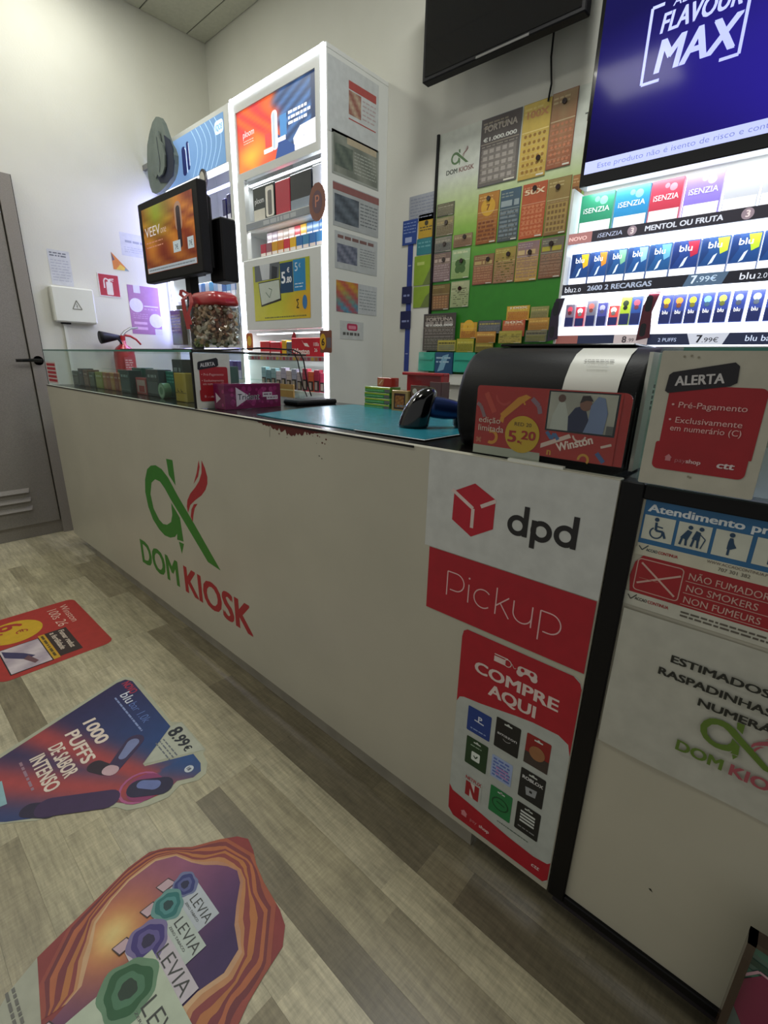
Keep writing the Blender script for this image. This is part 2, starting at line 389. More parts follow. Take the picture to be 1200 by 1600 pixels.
# ================================================================ WHITE COUNTER
ZB = .08
ct = thing('counter', (-1.575, .3, 0), 'long white laminate shop counter with green and red logo, chipped dark worktop edge', 'counter')
b = B('laminate'); b.box(-3.15, 0, ZB, 0, .018, 1.0, bev=.001); b.build('front_panel', ct)
b = B('laminate'); b.box(-3.15, .018, ZB, -3.132, .6, .985); b.build('side_panel', ct)
b = B('black_matte'); b.box(-.018, .018, ZB, 0, .6, .985); b.build('side_panel', ct)
b = B('plinth'); b.box(-2.86, .03, 0, -.205, .05, ZB); b.box(-2.86, .05, 0, -2.84, .55, ZB); b.build('plinth', ct)
b = B('dark_plinth'); b.box(-.205, .07, 0, 0, .09, ZB); b.build('plinth', ct)
b = B('worktop'); b.box(-3.132, .018, .975, -.018, .62, 1.0, bev=.001); b.build('worktop', ct)
b = B('metal'); b.box(-3.14, -.003, .995, -.42, .0, .9995, m='black_matte'); b.build('edge_strip', ct)
# chipped edge and stray marks
b = B('paint_flake').frame((0, 0, 0)); r = random.Random(3)
x = -1.05; up = []; dn = []
while x < -.70:
    d = .005 + .030 * max(0, 1 - abs(x + .86) / .17) * r.uniform(.35, 1) ; up.append((x, 1.0)); dn.append((x, 1.0 - d)); x += .007
b.poly(dn + up[::-1], 'FFFFFF', 2, 'paint_flake')
for i in range(16):
    x = r.uniform(-.99, -.70); z = .993 - r.uniform(0, .03); q = r.uniform(.001, .003); b.poly([(x - q, z), (x, z - q), (x + q * 1.5, z), (x, z + q)], 'FFFFFF', 2, 'paint_flake')
for (x, z, dx, dz) in ((-.95, .955, .001, .02), (-.947, .975, .001, .01), (-.87, .962, .003, .002), (-.735, .93, .006, .002), (-.725, .926, .004, -.002)):
    b.poly([(x, z), (x + dx, z + .001), (x + dx, z + dz), (x, z + dz + .001)], '1A1512', 2, 'print')
r = random.Random(5); x = -1.0; pts = []
b.line([(-.62, .9965), (-.42, .9965)], .003, '3A211B', 2, 'print')
b.build('chipped_paint', ct)

LOGO_A=[(-1.304,0.415),(-1.397,0.421),(-1.599,0.571),(-1.664,0.617),(-1.706,0.653),(-1.745,0.675),(-1.790,0.676),(-1.831,0.654),(-1.858,0.598),(-1.845,0.536),(-1.801,0.495),(-1.765,0.484),(-1.726,0.490),(-1.683,0.513),(-1.664,0.549),(-1.661,0.601),(-1.596,0.552),(-1.587,0.452),(-1.644,0.445),(-1.638,0.473),(-1.661,0.453),(-1.709,0.436),(-1.763,0.432),(-1.814,0.447),(-1.866,0.480),(-1.900,0.532),(-1.912,0.597),(-1.896,0.656),(-1.859,0.708),(-1.818,.730),(-1.768,0.740),(-1.713,0.732),(-1.662,0.706),(-1.601,0.651),(-1.538,0.602),(-1.482,0.559)]
LOGO_S=[(-1.661,0.783),(-1.605,0.786),(-1.602,0.684),(-1.653,0.719)]
LOGO_N=[(-1.631,0.440),(-1.586,0.442),(-1.615,0.390)]
LOGO_F=[(-1.372,0.821),(-1.352,0.795),(-1.341,0.765),(-1.345,0.740),(-1.363,0.714),(-1.397,0.686),(-1.451,0.656),(-1.494,0.628),(-1.520,0.590),(-1.524,0.615),(-1.514,0.643),(-1.484,0.676),(-1.440,0.708),(-1.405,0.739),(-1.381,0.773)]
LOGO_F2=[(-1.393,0.818),(-1.390,0.794),(-1.409,0.755),(-1.450,0.719),(-1.418,0.767)]
LOGO_F3=[(-1.434,0.646),(-1.460,0.623),(-1.476,0.593),(-1.488,0.561),(-1.501,0.580),(-1.488,0.612),(-1.464,0.638)]
def kiosk_logo(b, u, v, k, g='2E7A1E', rd='A51C26', l=1, txt=True, kt=1, gt=None):
    """the shop's logo; (u, v) is the middle of its base line, k its scale"""
    f = lambda P: [(u + (x + 1.59) * k, v + (z - .22) * k) for x, z in P]
    for P in (LOGO_A, LOGO_S, LOGO_N): b.poly(f(P), g, l)
    for P in (LOGO_F, LOGO_F2, LOGO_F3): b.poly(f(P), rd, l)
    if txt:
        b.text('DOM', u - .473 * k, v, .115 * k, gt or g, 2, l, fit=.40 * k)
        b.text('KIOSK', u - .035 * k, v, .115 * k, rd, 2, l, fit=.51 * k)
b = B('print').frame((0, 0, 0)); kiosk_logo(b, -1.59, .222, 1); b.build('logo', ct)

# ---- parcel-service stickers on the counter front
b = B('print').frame((-.19, -.0005, .885)); b.rect(-.187, -.101, .189, .113, 'C6C8C4', 0)
b2 = b
cx, cz = -.262 + .19, .889 - .885
b.poly([(cx, cz + .056), (cx + .048, cz + .032), (cx + .048, cz - .028), (cx, cz - .056), (cx - .048, cz - .030), (cx - .047, cz + .032)], 'B3162B', 2)
b.line([(cx - .052, cz + .034), (cx, cz + .004), (cx + .0, cz - .037)], .0075, 'D8C4BE', 3)
b.line([(cx + .017, cz + .012), (cx + .049, cz + .030)], .0075, 'D8C4BE', 3)
K = '1C1A1C'
def bowl(u, v, side):     # a ring open towards the stem
    b.arc(u, v, .0205, .0108, 0, 360, K, 2, 26)
bowl(-.1645 + .19, .8815 - .885, 1); b.rect(-.1535 + .19, .8625 - .885, -.1435 + .19, .9215 - .885, K, 3)
b.rect(-.137 + .19, .845 - .885, -.127 + .19, .8995 - .885, K, 3); bowl(-.1175 + .19, .881 - .885, 1)
bowl(-.0735 + .19, .8835 - .885, 1); b.rect(-.0625 + .19, .864 - .885, -.0525 + .19, .9235 - .885, K, 3)
tag(b.build('parcel_sticker', loc=(-.19, 0, .885)), 'pale grey parcel sticker with red cube and black lower-case letters on counter front', 'sticker')
b = B('print').frame((-.183, -.0012, .708)); b.rect(-.180, -.073, .180, .075, 'A81527', 1)
w = .0027; c = 'E3B4B4'; ox, oz = .183, -.708
F = lambda *p: [(x + ox, z + oz) for x, z in p]
b.line(F((-.310, .684), (-.310, .741), (-.288, .741)), w, c, 3); b.arc(-.288 + ox, .7205 + oz, .0218, .0192, 90, -90, c, 3); b.line(F((-.288, .700), (-.302, .700)), w, c, 3)
b.line(F((-.2555, .685), (-.2555, .727)), w, c, 3); b.disc(-.2555 + ox, .741 + oz, .0023, c, 3, n=10)
b.arc(-.221 + ox, .7065 + oz, .0218, .0192, 45, 315, c, 3, 24)
b.line(F((-.1905, .684), (-.1905, .743)), w, c, 3); b.line(F((-.163, .729), (-.1895, .704)), w, c, 3); b.line(F((-.181, .712), (-.160, .684)), w, c, 3)
b.line(F((-.152, .729), (-.152, .706)), w, c, 3); b.arc(-.1325 + ox, .706 + oz, .0208, .0182, 180, 360, c, 3); b.line(F((-.113, .729), (-.113, .684)), w, c, 3)
b.line(F((-.097, .666), (-.097, .729), (-.077, .729)), w, c, 3); b.arc(-.077 + ox, .708 + oz, .0222, .0196, 90, -90, c, 3); b.line(F((-.077, .687), (-.089, .687)), w, c, 3)
tag(b.build('pickup_sticker', loc=(-.183, 0, .708)), 'plain red sticker with thin pale word pickup on counter front', 'sticker')
# ---- gift-card poster
b = B('print').frame((-.131, -.0008, .36)); F = lambda P: [(x + .131, z - .36) for x, z in P]
b.poly(b.rpts(-.131, -.265, .129, .262, (.02, .014, .02, .018)), 'B5BAB4', 0)
b.poly(F([(-.262, .40), (-.262, .43), (-.255, .445), (-.244, .450), (-.20, .456), (-.12, .472), (-.082, .478), (-.029, .480), (-.008, .470), (-.002, .445), (-.002, .60), (-.006, .612), (-.02, .6215), (-.25, .6215), (-.259, .615), (-.262, .60)]), 'AB1527', 1)
b.poly(F([(-.262, .185), (-.252, .172), (-.177, .162), (-.100, .150), (-.038, .146), (-.008, .152), (-.002, .16), (-.002, .11), (-.012, .0965), (-.245, .0965), (-.260, .112)]), 'AB1527', 1)
wc = 'DDC9C2'
b.text('COMPRE', -.131 + .131, .530 - .36, .026, wc, 2, 3, fit=.188, al='c'); b.text('AQUI', 0, .490 - .36, .027, wc, 2, 3, fit=.108, al='c')
b.rect(-.181 + .131, .577 - .36, -.155 + .131, .590 - .36, wc, 3); b.line(F([(-.181, .594), (-.150, .594)]), .0025, wc, 3)
b.arc(-.150 + .131, .585 - .36, .009, .0072, 0, 360, wc, 4); b.line(F([(-.141, .588), (-.135, .580), (-.131, .582)]), .001, wc, 3)
gx, gz = -.107 + .131, .583 - .36
b.rrect(gx - .021, gz - .008, gx + .021, gz + .009, .008, wc, 3); b.disc(gx - .015, gz - .007, .0075, wc, 3); b.disc(gx + .015, gz - .007, .0075, wc, 3); b.disc(gx, gz - .012, .008, 'AB1527', 4)
b.disc(gx - .010, gz + .002, .0042, 'AB1527', 5); b.disc(gx + .010, gz + .002, .0042, 'AB1527', 5)
def gcard(x0, z0, x1, z1, col, hang=True):
    u0, v0, u1, v1 = x0 + .131, z0 - .36, x1 + .131, z1 - .36
    b.rrect(u0, v0, u1, v1, .003, col, 2)
    if hang: b.rect((u0 + u1) / 2 - .009, v1 - .011, (u0 + u1) / 2 + .009, v1 - .0075, 'C9CFC8', 3); b.disc((u0 + u1) / 2, v1 - .0075, .003, 'C9CFC8', 3, n=10)
    return u0, v0, u1, v1
q = gcard(-.230, .370, -.171, .436, '1E3C86', False); b.text('P', q[0] + .026, q[1] + .036, .014, 'D6DCEA', 2, 3); b.line([(q[0] + .018, q[1] + .036), (q[0] + .042, q[1] + .034)], .003, 'D6DCEA', 3); b.scribble(q[0] + .010, q[1] + .008, q[2] - .010, q[1] + .014, 1, '8FA3CF', 3, 1)
q = gcard(-.160, .370, -.103, .447, '161616'); b.text('amazon', (q[0] + q[2]) / 2, q[1] + .036, .0075, 'DADADA', 1, 3, fit=.047, al='c'); b.arc((q[0] + q[2]) / 2, q[1] + .037, .012, .0108, 220, 320, 'B8B8B8', 3)
q = gcard(-.090, .374, -.038, .449, '8E1D1D'); b.rect(q[0], q[1], q[2], q[1] + .03, '3F3430', 3); b.disc((q[0] + q[2]) / 2, q[1] + .036, .017, '9B6A45', 4)
q = gcard(-.227, .278, -.171, .355, '1E3E1E'); b.rrect(q[0] + .016, q[1] + .018, q[0] + .038, q[1] + .042, .003, 'DCE4DC', 3); b.line([(q[0] + .022, q[1] + .032), (q[0] + .027, q[1] + .026), (q[0] + .032, q[1] + .034)], .003, '1E3E1E', 4); b.scribble(q[0] + .012, q[1] + .055, q[2] - .015, q[1] + .060, 1, '9FB79F', 3, 2)
q = gcard(-.160, .286, -.110, .346, '9FB0D6', False); b.scribble(q[0] + .004, q[1] + .004, q[2] - .004, q[3] - .004, 6, '5A71B8', 3, 3); b.scribble(q[0] + .012, q[1] + .010, q[2] - .006, q[3] - .024, 3, 'B58ABF', 4, 8)
q = gcard(-.092, .281, -.037, .358, '1A1A1C'); b.text('ROBLOX', (q[0] + q[2]) / 2, q[1] + .052, .008, 'D5D5D5', 2, 3, fit=.046, al='c'); b.poly([(q[0] + .018, q[1] + .014), (q[0] + .038, q[1] + .018), (q[0] + .040, q[1] + .038), (q[0] + .014, q[1] + .034)], '9A9DA0', 3); b.rect(q[0] + .024, q[1] + .024, q[0] + .030, q[1] + .030, '1A1A1C', 4)
q = gcard(-.222, .187, -.176, .245, 'B5BAB4', False); b.text('NETFLIX', (q[0] + q[2]) / 2, q[3] - .011, .009, 'A51C26', 2, 3, fit=.042, al='c')
u, v = q[0] + .004, q[1]; b.rect(u, v, u + .036, v + .042, '9E1824', 3); b.poly([(u + .012, v + .042), (u + .024, v + .042), (u + .024, v + .018)], 'D8C8C4', 4); b.poly([(u + .012, v), (u + .012, v + .024), (u + .023, v)], 'D8C8C4', 4)
q = gcard(-.155, .189, -.101, .263, '1F7A42'); b.arc((q[0] + q[2]) / 2, q[1] + .034, .021, .0175, 0, 360, '0F4A28', 3, k=.85); b.line([(q[0] + .018, q[1] + .038), (q[0] + .038, q[1] + .034)], .003, '0F4A28', 3)
q = gcard(-.090, .190, -.036, .266, '161616')
for k in range(4): b.line([(q[0] + .010, q[1] + .056 - k * .0085), (q[0] + .043, q[1] + .056 - k * .0085)], .005, 'D2D6D2', 3)
b.scribble(q[0] + .008, q[1] + .010, q[2] - .008, q[1] + .016, 1, '8A8A8A', 3, 9)
u, v = -.215 + .131, .118 - .36; b.poly([(u - .010, v + .010), (u, v + .019), (u + .010, v + .010), (u + .007, v + .010), (u + .007, v), (u - .007, v), (u - .007, v + .010)], 'D98C92', 3)
b.text('pay', u + .017, v, .0095, 'D98C92', 0, 3); b.text('shop', u + .042, v, .0095, 'E8C4C2', 2, 3); b.text('ctt', .09, v, .011, 'DDB8B6', 2, 3, sh=.2)
b.scribble(-.13 + .131, .172 - .36, -.055 + .131, .168 - .352, 1, '4A5A4A', 3, 4)
tag(b.build('gift_card_poster', loc=(-.131, 0, .36)), 'tall poster with nine gift cards between red bands, below the plain red sticker', 'poster')

# ================================================================ BLACK-FRAMED COUNTER
X0, X1 = 0.002, 1.5
c2 = thing('display_counter', (.75, .3, 0), 'white panelled counter with black frame and black top edge', 'counter')
b = B('laminate_left'); b.box(.036, .006, ZB + .02, X1, .02, .976); b.build('front_panel', c2)
b = B('black'); b.box(X0, -.002, ZB, .036, .03, 1.0, bev=.002); b.build('post', c2)
b = B('black'); b.box(.036, -.002, .976, X1, .03, 1.0, bev=.002); b.build('top_rail', c2)
b = B('black'); b.box(.036, -.002, ZB, X1, .03, ZB + .02, bev=.002); b.build('bottom_rail', c2)
b = B('dark_plinth'); b.box(X0, .05, 0, X1, .07, ZB); b.build('plinth', c2)
b = B('worktop'); b.box(X0, .03, .975, X1, .62, 1.0); b.build('worktop', c2)
b = B('print').frame((0, .006, 0)); b.poly([(.170, .254), (.174, .256), (.178, .250), (.173, .251)], '201810', 1); b.build('speck', c2)

# blue priority sign, smoking sign, paper notice (the frame in front: y = .005)
b = B('print').frame((0, .0050, 0)); BL = '2A6594'
b.rect(.040, .904, .300, .975, BL, 1)
b.text('Atendimento prioritário', .046, .9575, .0115, 'D6DCE0', 2, 3, fit=.226)
for x in (.043, .090, .137, .185, .232): b.rect(x, .912, x + .0425, .9515, 'C8CABC', 3)
def man(u, v, k, col, l=5): b.disc(u, v + .028 * k, .0035 * k, col, l, n=12)
D = '20405E'
u, v = .0625, .915; b.disc(u - .002, v + .0315, .0033, D, 5, n=12); b.line([(u - .002, v + .027), (u - .001, v + .014), (u + .009, v + .014), (u + .013, v + .004)], .0034, D, 5); b.arc(u, v + .010, .0095, .0074, 120, 380, D, 5); b.line([(u - .001, v + .021), (u + .008, v + .020)], .002, D, 5)
u = .106; b.disc(u, v + .030, .0032, D, 5, n=12); b.poly([(u - .011, v + .012), (u - .003, v + .026), (u + .003, v + .024), (u - .001, v + .010)], D, 5); b.line([(u - .008, v + .013), (u - .010, v + .001)], .003, D, 5); b.line([(u - .003, v + .012), (u - .002, v + .001)], .003, D, 5)
u = .117; b.disc(u + .003, v + .0305, .0032, D, 5, n=12); b.poly([(u - .007, v + .013), (u - .003, v + .027), (u + .003, v + .025), (u + .003, v + .012)], D, 5); b.line([(u - .004, v + .014), (u - .006, v + .001)], .003, D, 5); b.line([(u + .001, v + .013), (u + .002, v + .001)], .003, D, 5); b.line([(u + .003, v + .022), (u + .010, v + .016), (u + .006, v + .001)], .0014, D, 5)
u = .158; b.disc(u - .001, v + .0315, .0034, D, 5, n=12); b.poly([(u - .003, v + .027), (u + .001, v + .027), (u + .003, v + .020), (u + .007, v + .014), (u + .001, v + .010), (u - .004, v + .010), (u - .004, v + .020)], D, 5); b.rect(u - .003, v + .001, u, v + .012, D, 5)
u = .206; b.disc(u, v + .0315, .0034, D, 5, n=12); b.rect(u - .004, v + .012, u + .004, v + .027, D, 5); b.rect(u - .004, v + .001, u - .001, v + .014, D, 5); b.rect(u + .001, v + .001, u + .004, v + .014, D, 5)
b.rect(.040, .897, .300, .904, 'C8C4B0', 1); 
b.text('WWW.ACCAOCONTINUA.PT', .135, .898, .0042, '6A5A50', 1, 3, fit=.075); b.text('707 301 382', .150, .8895, .0052, '5A5248', 1, 3)
b.rect(.038, .884, .300, .897, 'C8C4B0', 1)
b.text('ACCAO', .054, .8925, .0045, '3C4A50', 2, 3, fit=.016); b.text('CONTINUA', .071, .8925, .0045, 'A02A2E', 2, 3, fit=.027)
b.line([(.043, .899), (.048, .893), (.056, .902)], .0016, '3C4A50', 3)
tag(b.build('priority_sign', loc=(.17, 0, .94)), 'blue priority-service sign with four white pictogram squares under black rail', 'sign')
b = B('print').frame((0, .0050, 0)); RD = '9C1E26'
b.poly([(.052, .884), (.30, .884), (.30, .818), (.042, .818), (.038, .845), (.042, .870)], RD, 2)
b.rrect(.0455, .823, .111, .879, .006, 'CBA59A', 3); b.rrect(.047, .8245, .1095, .8775, .005, RD, 4)
b.line([(.052, .872), (.105, .830)], .003, 'CBA59A', 5); b.line([(.050, .836), (.108, .866)], .003, 'CBA59A', 5); b.line([(.052, .846), (.080, .846)], .001, 'B06A60', 5)
for k, t in enumerate(('NÃO FUMADORES', 'NO SMOKERS', 'NON FUMEURS')):
    z = .8645 - .0195 * k; b.text(t, .117, z, .0105, 'CBA59A', 1, 4, fit=(.112, .090, .097)[k]); b.rect(.115, z - .0042, .296, z - .0032, 'CBA59A', 4)
b.rect(.036, .794, .300, .818, 'C4C2B4', 1); b.text('ACCAO', .052, .806, .005, '3C3A34', 2, 3, fit=.018); b.text('CONTINUA', .071, .806, .005, 'A02A2E', 2, 3, fit=.030); b.line([(.041, .812), (.046, .805), (.054, .815)], .0016, '3C3A34', 3)
b.scribble(.118, .800, .28, .812, 2, '5E584E', 3, 6)
tag(b.build('no_smoking_sign', loc=(.17, 0, .84)), 'red three-language no-smoking sign below the blue priority sign', 'sign')
# paper notice in a sleeve, slightly buckled
b = B('print'); nx, nz = 16, 12
def bz(u, v): return .0035 - .004 * math.sin(u * 9 + v * 4) * math.sin(v * 5 + .7) * .6 - .002
vs = [(.040 + .40 * i / nx + .004 * (j / nz - .5) * 0, bz(i / nx, j / nz) - .0005, .515 + .273 * j / nz) for j in range(nz + 1) for i in range(nx + 1)]
b.add(vs, [(j * (nx + 1) + i, j * (nx + 1) + i + 1, (j + 1) * (nx + 1) + i + 1, (j + 1) * (nx + 1) + i) for j in range(nz) for i in range(nx)], 'B9B8AC')
nt_ = b.build('paper_notice', loc=(.24, 0, .65), smooth=True); tag(nt_, 'creased white paper notice with green and red logo taped below the no-smoking sign', 'paper')
b = B('print').frame((0, -.0016, 0))
for t, x, z, f in (('ESTIMADOS', .120, .7225, .128), ('RASPADINHAS', .107, .6945, .150), ('NUMERÁRIO', .168, .667, .132)):
    b.text(t, x, z, .0125, '23241E', 2, 3, fit=f)
kiosk_logo(b, .233, .572, .166, g='5E7A2A', rd='A8525C', l=3)
b.build('print', nt_)
# leaning display board by the counter foot
b = B('black').frame((0, -.085, 0)); b.box(.302, -.085, 0, .312, -.062, .384, '3A2A22', 'gloss'); b.box(.302, -.085, .376, .75, -.062, .384, '3A2A22', 'gloss'); b.box(.312, -.078, 0, .75, -.062, .376, '46635A', 'gloss')
bd = b.build('display_board', loc=(.52, -.07, 0)); tag(bd, 'brown framed display board with green and magenta print on the floor', 'display board')
b = B('gloss').frame((0, -.0785, 0))
for k in range(7):
    z = .37 - k * .022; b.poly([(.312, z - .012), (.75, z - .06), (.75, z - .050), (.312, z)], ('3F6E5E', '1F4238')[k % 2], 1)
b.poly([(.312, .30), (.33, .33), (.5, .30), (.74, .28), (.74, 0), (.312, 0)], '7A1E44', 2); b.line([(.312, .31), (.325, .332), (.42, .315), (.72, .29)], .004, 'C79AA8', 3)
b.line([(.335, .02), (.335, .20), (.345, .215), (.70, .215)], .004, 'C79AA8', 3); b.rect(.338, 0, .70, .211, '2C4440', 3); b.poly([(.312, .24), (.335, .20), (.335, .05), (.312, .12)], '55615E', 4)
b.build('print', bd)

# ================================================================ FLOOR STICKERS (plan: x to the reader's right, y up)
FX = ((1, 0, 0), (0, 1, 0))
b = B('print').frame((0, 0, .0008), *FX); b.poly(b.rpts(-2.36, -.64, -1.812, -.245, .035), 'A8322C', 0)
st = b.build('floor_sticker', loc=(-2.08, -.44, 0)); tag(st, 'red rounded floor sticker with yellow price disc and small photo', 'floor sticker')
b = B('print').frame((0, 0, .001), *FX)
b.text('Winston', -2.318, -.318, .030, 'E6C4B4', 0, 2, fit=.21); b.text('100s 26', -2.312, -.372, .040, 'E6C4B4', 0, 2, fit=.21)
b.disc(-2.195, -.52, .105, 'CBA326', 1, n=36); b.text('6', -2.285, -.565, .085, 'A8322C', 2, 2); b.text('€', -2.20, -.515, .040, 'A8322C', 1, 2); b.text('.', -2.215, -.565, .05, 'A8322C', 2, 2)
b.rect(-2.083, -.433, -1.852, -.352, '372A28', 2); b.text('Fumar reduz', -2.07, -.385, .020, 'C8B8A8', 2, 3, fit=.18); b.text('a fertilidade', -2.07, -.418, .020, 'C8B8A8', 2, 3, fit=.17)
b.rect(-2.081, -.458, -1.845, -.434, 'C49A28', 2); b.scribble(-2.07, -.455, -1.86, -.437, 1, '5A4A20', 3, 2)
b.rect(-2.065, -.60, -1.842, -.458, '1E1A1C', 2); b.grad(-2.061, -.596, -1.847, -.462, lambda a, c: mix('A89AA6', 'CFC3C6', .5 + .5 * math.sin(a * 9 + c * 5)), 8, 6, 3)
b.poly([(-2.05, -.59), (-1.98, -.53), (-1.93, -.50), (-1.92, -.53), (-1.99, -.59)], '3E3A5E', 4); b.poly([(-1.95, -.52), (-1.88, -.50), (-1.87, -.515), (-1.93, -.54)], '6A4A50', 5)
b.build('print', st)

Bout = [(-1.40, -.745), (-1.529, -0.342), (-1.532, -0.312), (-1.505, -0.290), (-1.453, -0.284), (-1.171, -0.294), (-1.145, -0.269), (-0.980, -0.273), (-0.969, -0.288), (-0.927, -0.296), (-0.894, -0.319), (-0.889, -0.346), (-0.911, -0.388), (-0.896, -0.429), (-0.910, -0.480), (-0.936, -0.523), (-0.968, -0.539), (-1.048, -0.633), (-1.077, -0.695), (-1.113, -0.735), (-1.16, -.80), (-1.22, -.86), (-1.36, -.86)]
b = B('print').frame((0, 0, .0008), *FX); b.poly(Bout, 'AEB09A', 0)
st = b.build('floor_sticker', loc=(-1.2, -.5, 0)); tag(st, 'violet and blue floor sticker with white price tag and two vape pens', 'floor sticker')
b = B('print').frame((0, 0, .001), *FX)
Bin = [(-1.385, -.74), (-1.513, -0.342), (-1.511, -0.313), (-1.483, -0.298), (-1.153, -0.305), (-1.063, -0.430), (-1.050, -.430), (-0.990, -0.309), (-0.941, -0.311), (-0.913, -0.325), (-0.908, -0.351), (-0.930, -0.388), (-0.918, -0.428), (-0.930, -0.475), (-0.950, -0.510), (-0.985, -0.535), (-1.065, -0.64), (-1.095, -0.705), (-1.13, -.75), (-1.18, -.80), (-1.23, -.84), (-1.35, -.84)]
def bc(x, y):
    t = (x + 1.53) / .6; s_ = (y + .84) / .54
    m1 = mix('2E2450', '1E4A86', max(0, min(1, t * 1.2 - (1 - s_) * .2)))
    w_ = math.exp(-((y + .50 - (x + 1.15) * .42) / .055) ** 2) if x < -1.0 else .3 * math.exp(-((y + .44) / .05) ** 2)
    w_ = max(w_, math.exp(-((y + .66 - (x + 1.2) * .8) / .08) ** 2))
    return tuple(p * (1 - w_) + q_ * w_ for p, q_ in zip(m1, (.66, .26, .27)))
from mathutils import geometry as _g
def gpoly(b, pts, fn, l, st=.02):
    """fill an outline with small cells coloured by place"""
    xs = [p[0] for p in pts]; ysq = [p[1] for p in pts]; tri = tessellate_polygon([[Vector((*p, 0)) for p in pts]])
    def sub(A, Bv, C, d):
        e = max((A - Bv).length, (Bv - C).length, (C - A).length)
        if e < st or d > 9: b.add([b.P(p.x, p.y, l) for p in (A, Bv, C)], [(0, 1, 2)], cols=[fn(p.x, p.y) for p in (A, Bv, C)]); return
        if (A - Bv).length == e: mm = (A + Bv) / 2; sub(A, mm, C, d + 1); sub(mm, Bv, C, d + 1)
        elif (Bv - C).length == e: mm = (Bv + C) / 2; sub(A, Bv, mm, d + 1); sub(A, mm, C, d + 1)
        else: mm = (C + A) / 2; sub(A, Bv, mm, d + 1); sub(mm, Bv, C, d + 1)
    P2 = [Vector(p) for p in pts]
    for t in tri: sub(P2[t[0]], P2[t[1]], P2[t[2]], 0)
gpoly(b, Bin, bc, 1)
b.poly([(-1.151, -.303), (-1.145, -.273), (-.980, -.277), (-1.060, -.430)], 'B4B8A8', 2)
b.text('8', -1.135, -.325, .042, '1E2430', 2, 3, fit=.032); b.text('.99', -1.102, -.325, .034, '1E2430', 2, 3, fit=.062); b.text('€', -1.035, -.322, .022, '1E2430', 2, 3)
b.scribble(-1.115, -.375, -1.02, -.340, 3, '6A7078', 3, 3, .35)
b.text('NOVO', -1.495, -.332, .026, 'A8324E', 2, 3, fit=.085); b.text('blu', -1.435, -.362, .034, 'D8DCE8', 1, 3, fit=.07); b.text('bar 1.0k', -1.36, -.360, .028, '6A86C8', 0, 3, fit=.13); b.scribble(-1.43, -.383, -1.20, -.372, 1, '8A9AC8', 3, 5)
for t, x, y, f in (('1000', -1.388, -.497, .150), ('PUFFS', -1.362, -.553, .175), ('DE SABOR', -1.335, -.605, .165), ('INTENSO', -1.325, -.655, .175)):
    b.text(t, x, y, .036, 'E6D6C8', 2, 4, fit=f)
b.scribble(-1.33, -.685, -1.19, -.668, 1, '9A7A8A', 3, 7, .4)
def pen(P0, P1, r0, r1, col, l): 
    d = Vector((P1[0] - P0[0], P1[1] - P0[1])).normalized(); n_ = Vector((-d.y, d.x)); pts = []
    for k in range(9): t = math.pi * (k / 8) ; pts.append((P0[0] + n_.x * r0 * math.cos(t) - d.x * r0 * math.sin(t), P0[1] + n_.y * r0 * math.cos(t) - d.y * r0 * math.sin(t)))
    for k in range(9): t = math.pi * (k / 8); pts.append((P1[0] - n_.x * r1 * math.cos(t) + d.x * r1 * math.sin(t), P1[1] - n_.y * r1 * math.cos(t) + d.y * r1 * math.sin(t)))
    b.poly(pts, col, l)
pen((-1.155, -.530), (-1.118, -.512), .022, .020, '2A1C2E', 3); pen((-1.112, -.508), (-1.102, -.502), .018, .018, 'C8A8B0', 4); pen((-1.105, -.500), (-1.172, -.412), .020, .028, '3A2C52', 3); pen((-1.135, -.46), (-1.168, -.418), .012, .018, '7A84B0', 4)
pen((-1.125, -.70), (-1.085, -.66), .022, .026, '241C3C', 3); pen((-1.10, -.665), (-1.01, -.545), .030, .030, '3A2450', 4); b.arc(-.985, -.47, .055, .048, 0, 360, 'B05A8A', 3); b.disc(-.975, -.46, .048, '8E3A6A', 3); pen((-.985, -.475), (-.945, -.425), .030, .030, '242044', 5); pen((-.990, -.462), (-.962, -.438), .014, .016, '6A78B0', 6)
b.disc(-.945, -.345, .013, 'C8D0D8', 4); b.text('18', -.954, -.350, .010, '242044', 2, 5)
b.poly([(-1.30, -.79), (-1.20, -.79), (-1.19, -.735), (-1.29, -.728)], '8FB8C0', 4)
b.build('print', st)

Lout = [(-.62, -.90), (-0.665, -0.865), (-0.700, -0.825), (-0.724, -0.775), (-0.758, -0.645), (-0.776, -0.581), (-0.778, -0.531), (-0.760, -0.499), (-0.714, -0.453), (-0.683, -0.398), (-0.656, -0.361), (-0.630, -0.346), (-0.594, -0.354), (-0.561, -0.368), (-0.510, -0.380), (-0.437, -0.389), (-0.403, -0.400), (-0.375, -0.427), (-0.362, -0.482), (-0.349, -0.526), (-0.336, -0.554), (-.30, -.62), (-.27, -.72), (-.30, -.85), (-.38, -.92)]
Lin = [(-.585, -.80), (-.607, -.73), (-0.664, -0.694), (-0.703, -0.674), (-0.728, -0.634), (-0.743, -0.591), (-0.744, -0.530), (-0.721, -0.491), (-0.677, -0.472), (-0.650, -0.455), (-0.627, -0.433), (-0.606, -.418), (-0.580, -0.408), (-0.551, -0.418), (-.515, -.45), (-0.483, -0.474), (-0.438, -0.492), (-0.424, -0.533), (-0.435, -0.583), (-0.434, -0.615), (-0.40, -0.66), (-.38, -.80), (-.48, -.88)]
b = B('print').frame((0, 0, .0008), *FX)
cxL, cyL = -.57, -.60
Lred = [(-.588, -.800), (-0.724, -0.775)] + Lout[4:]
b.poly(Lout, 'A8AA98', 0)
st = b.build('floor_sticker', loc=(-.55, -.6, 0)); tag(st, 'wavy orange and violet floor sticker with four overlapping white packs', 'floor sticker')
b = B('print').frame((0, 0, .001), *FX)
b.poly([(-.575, -.93), (-.588, -.800), (-0.724, -0.775)] + Lout[4:], '8A3434', 1)
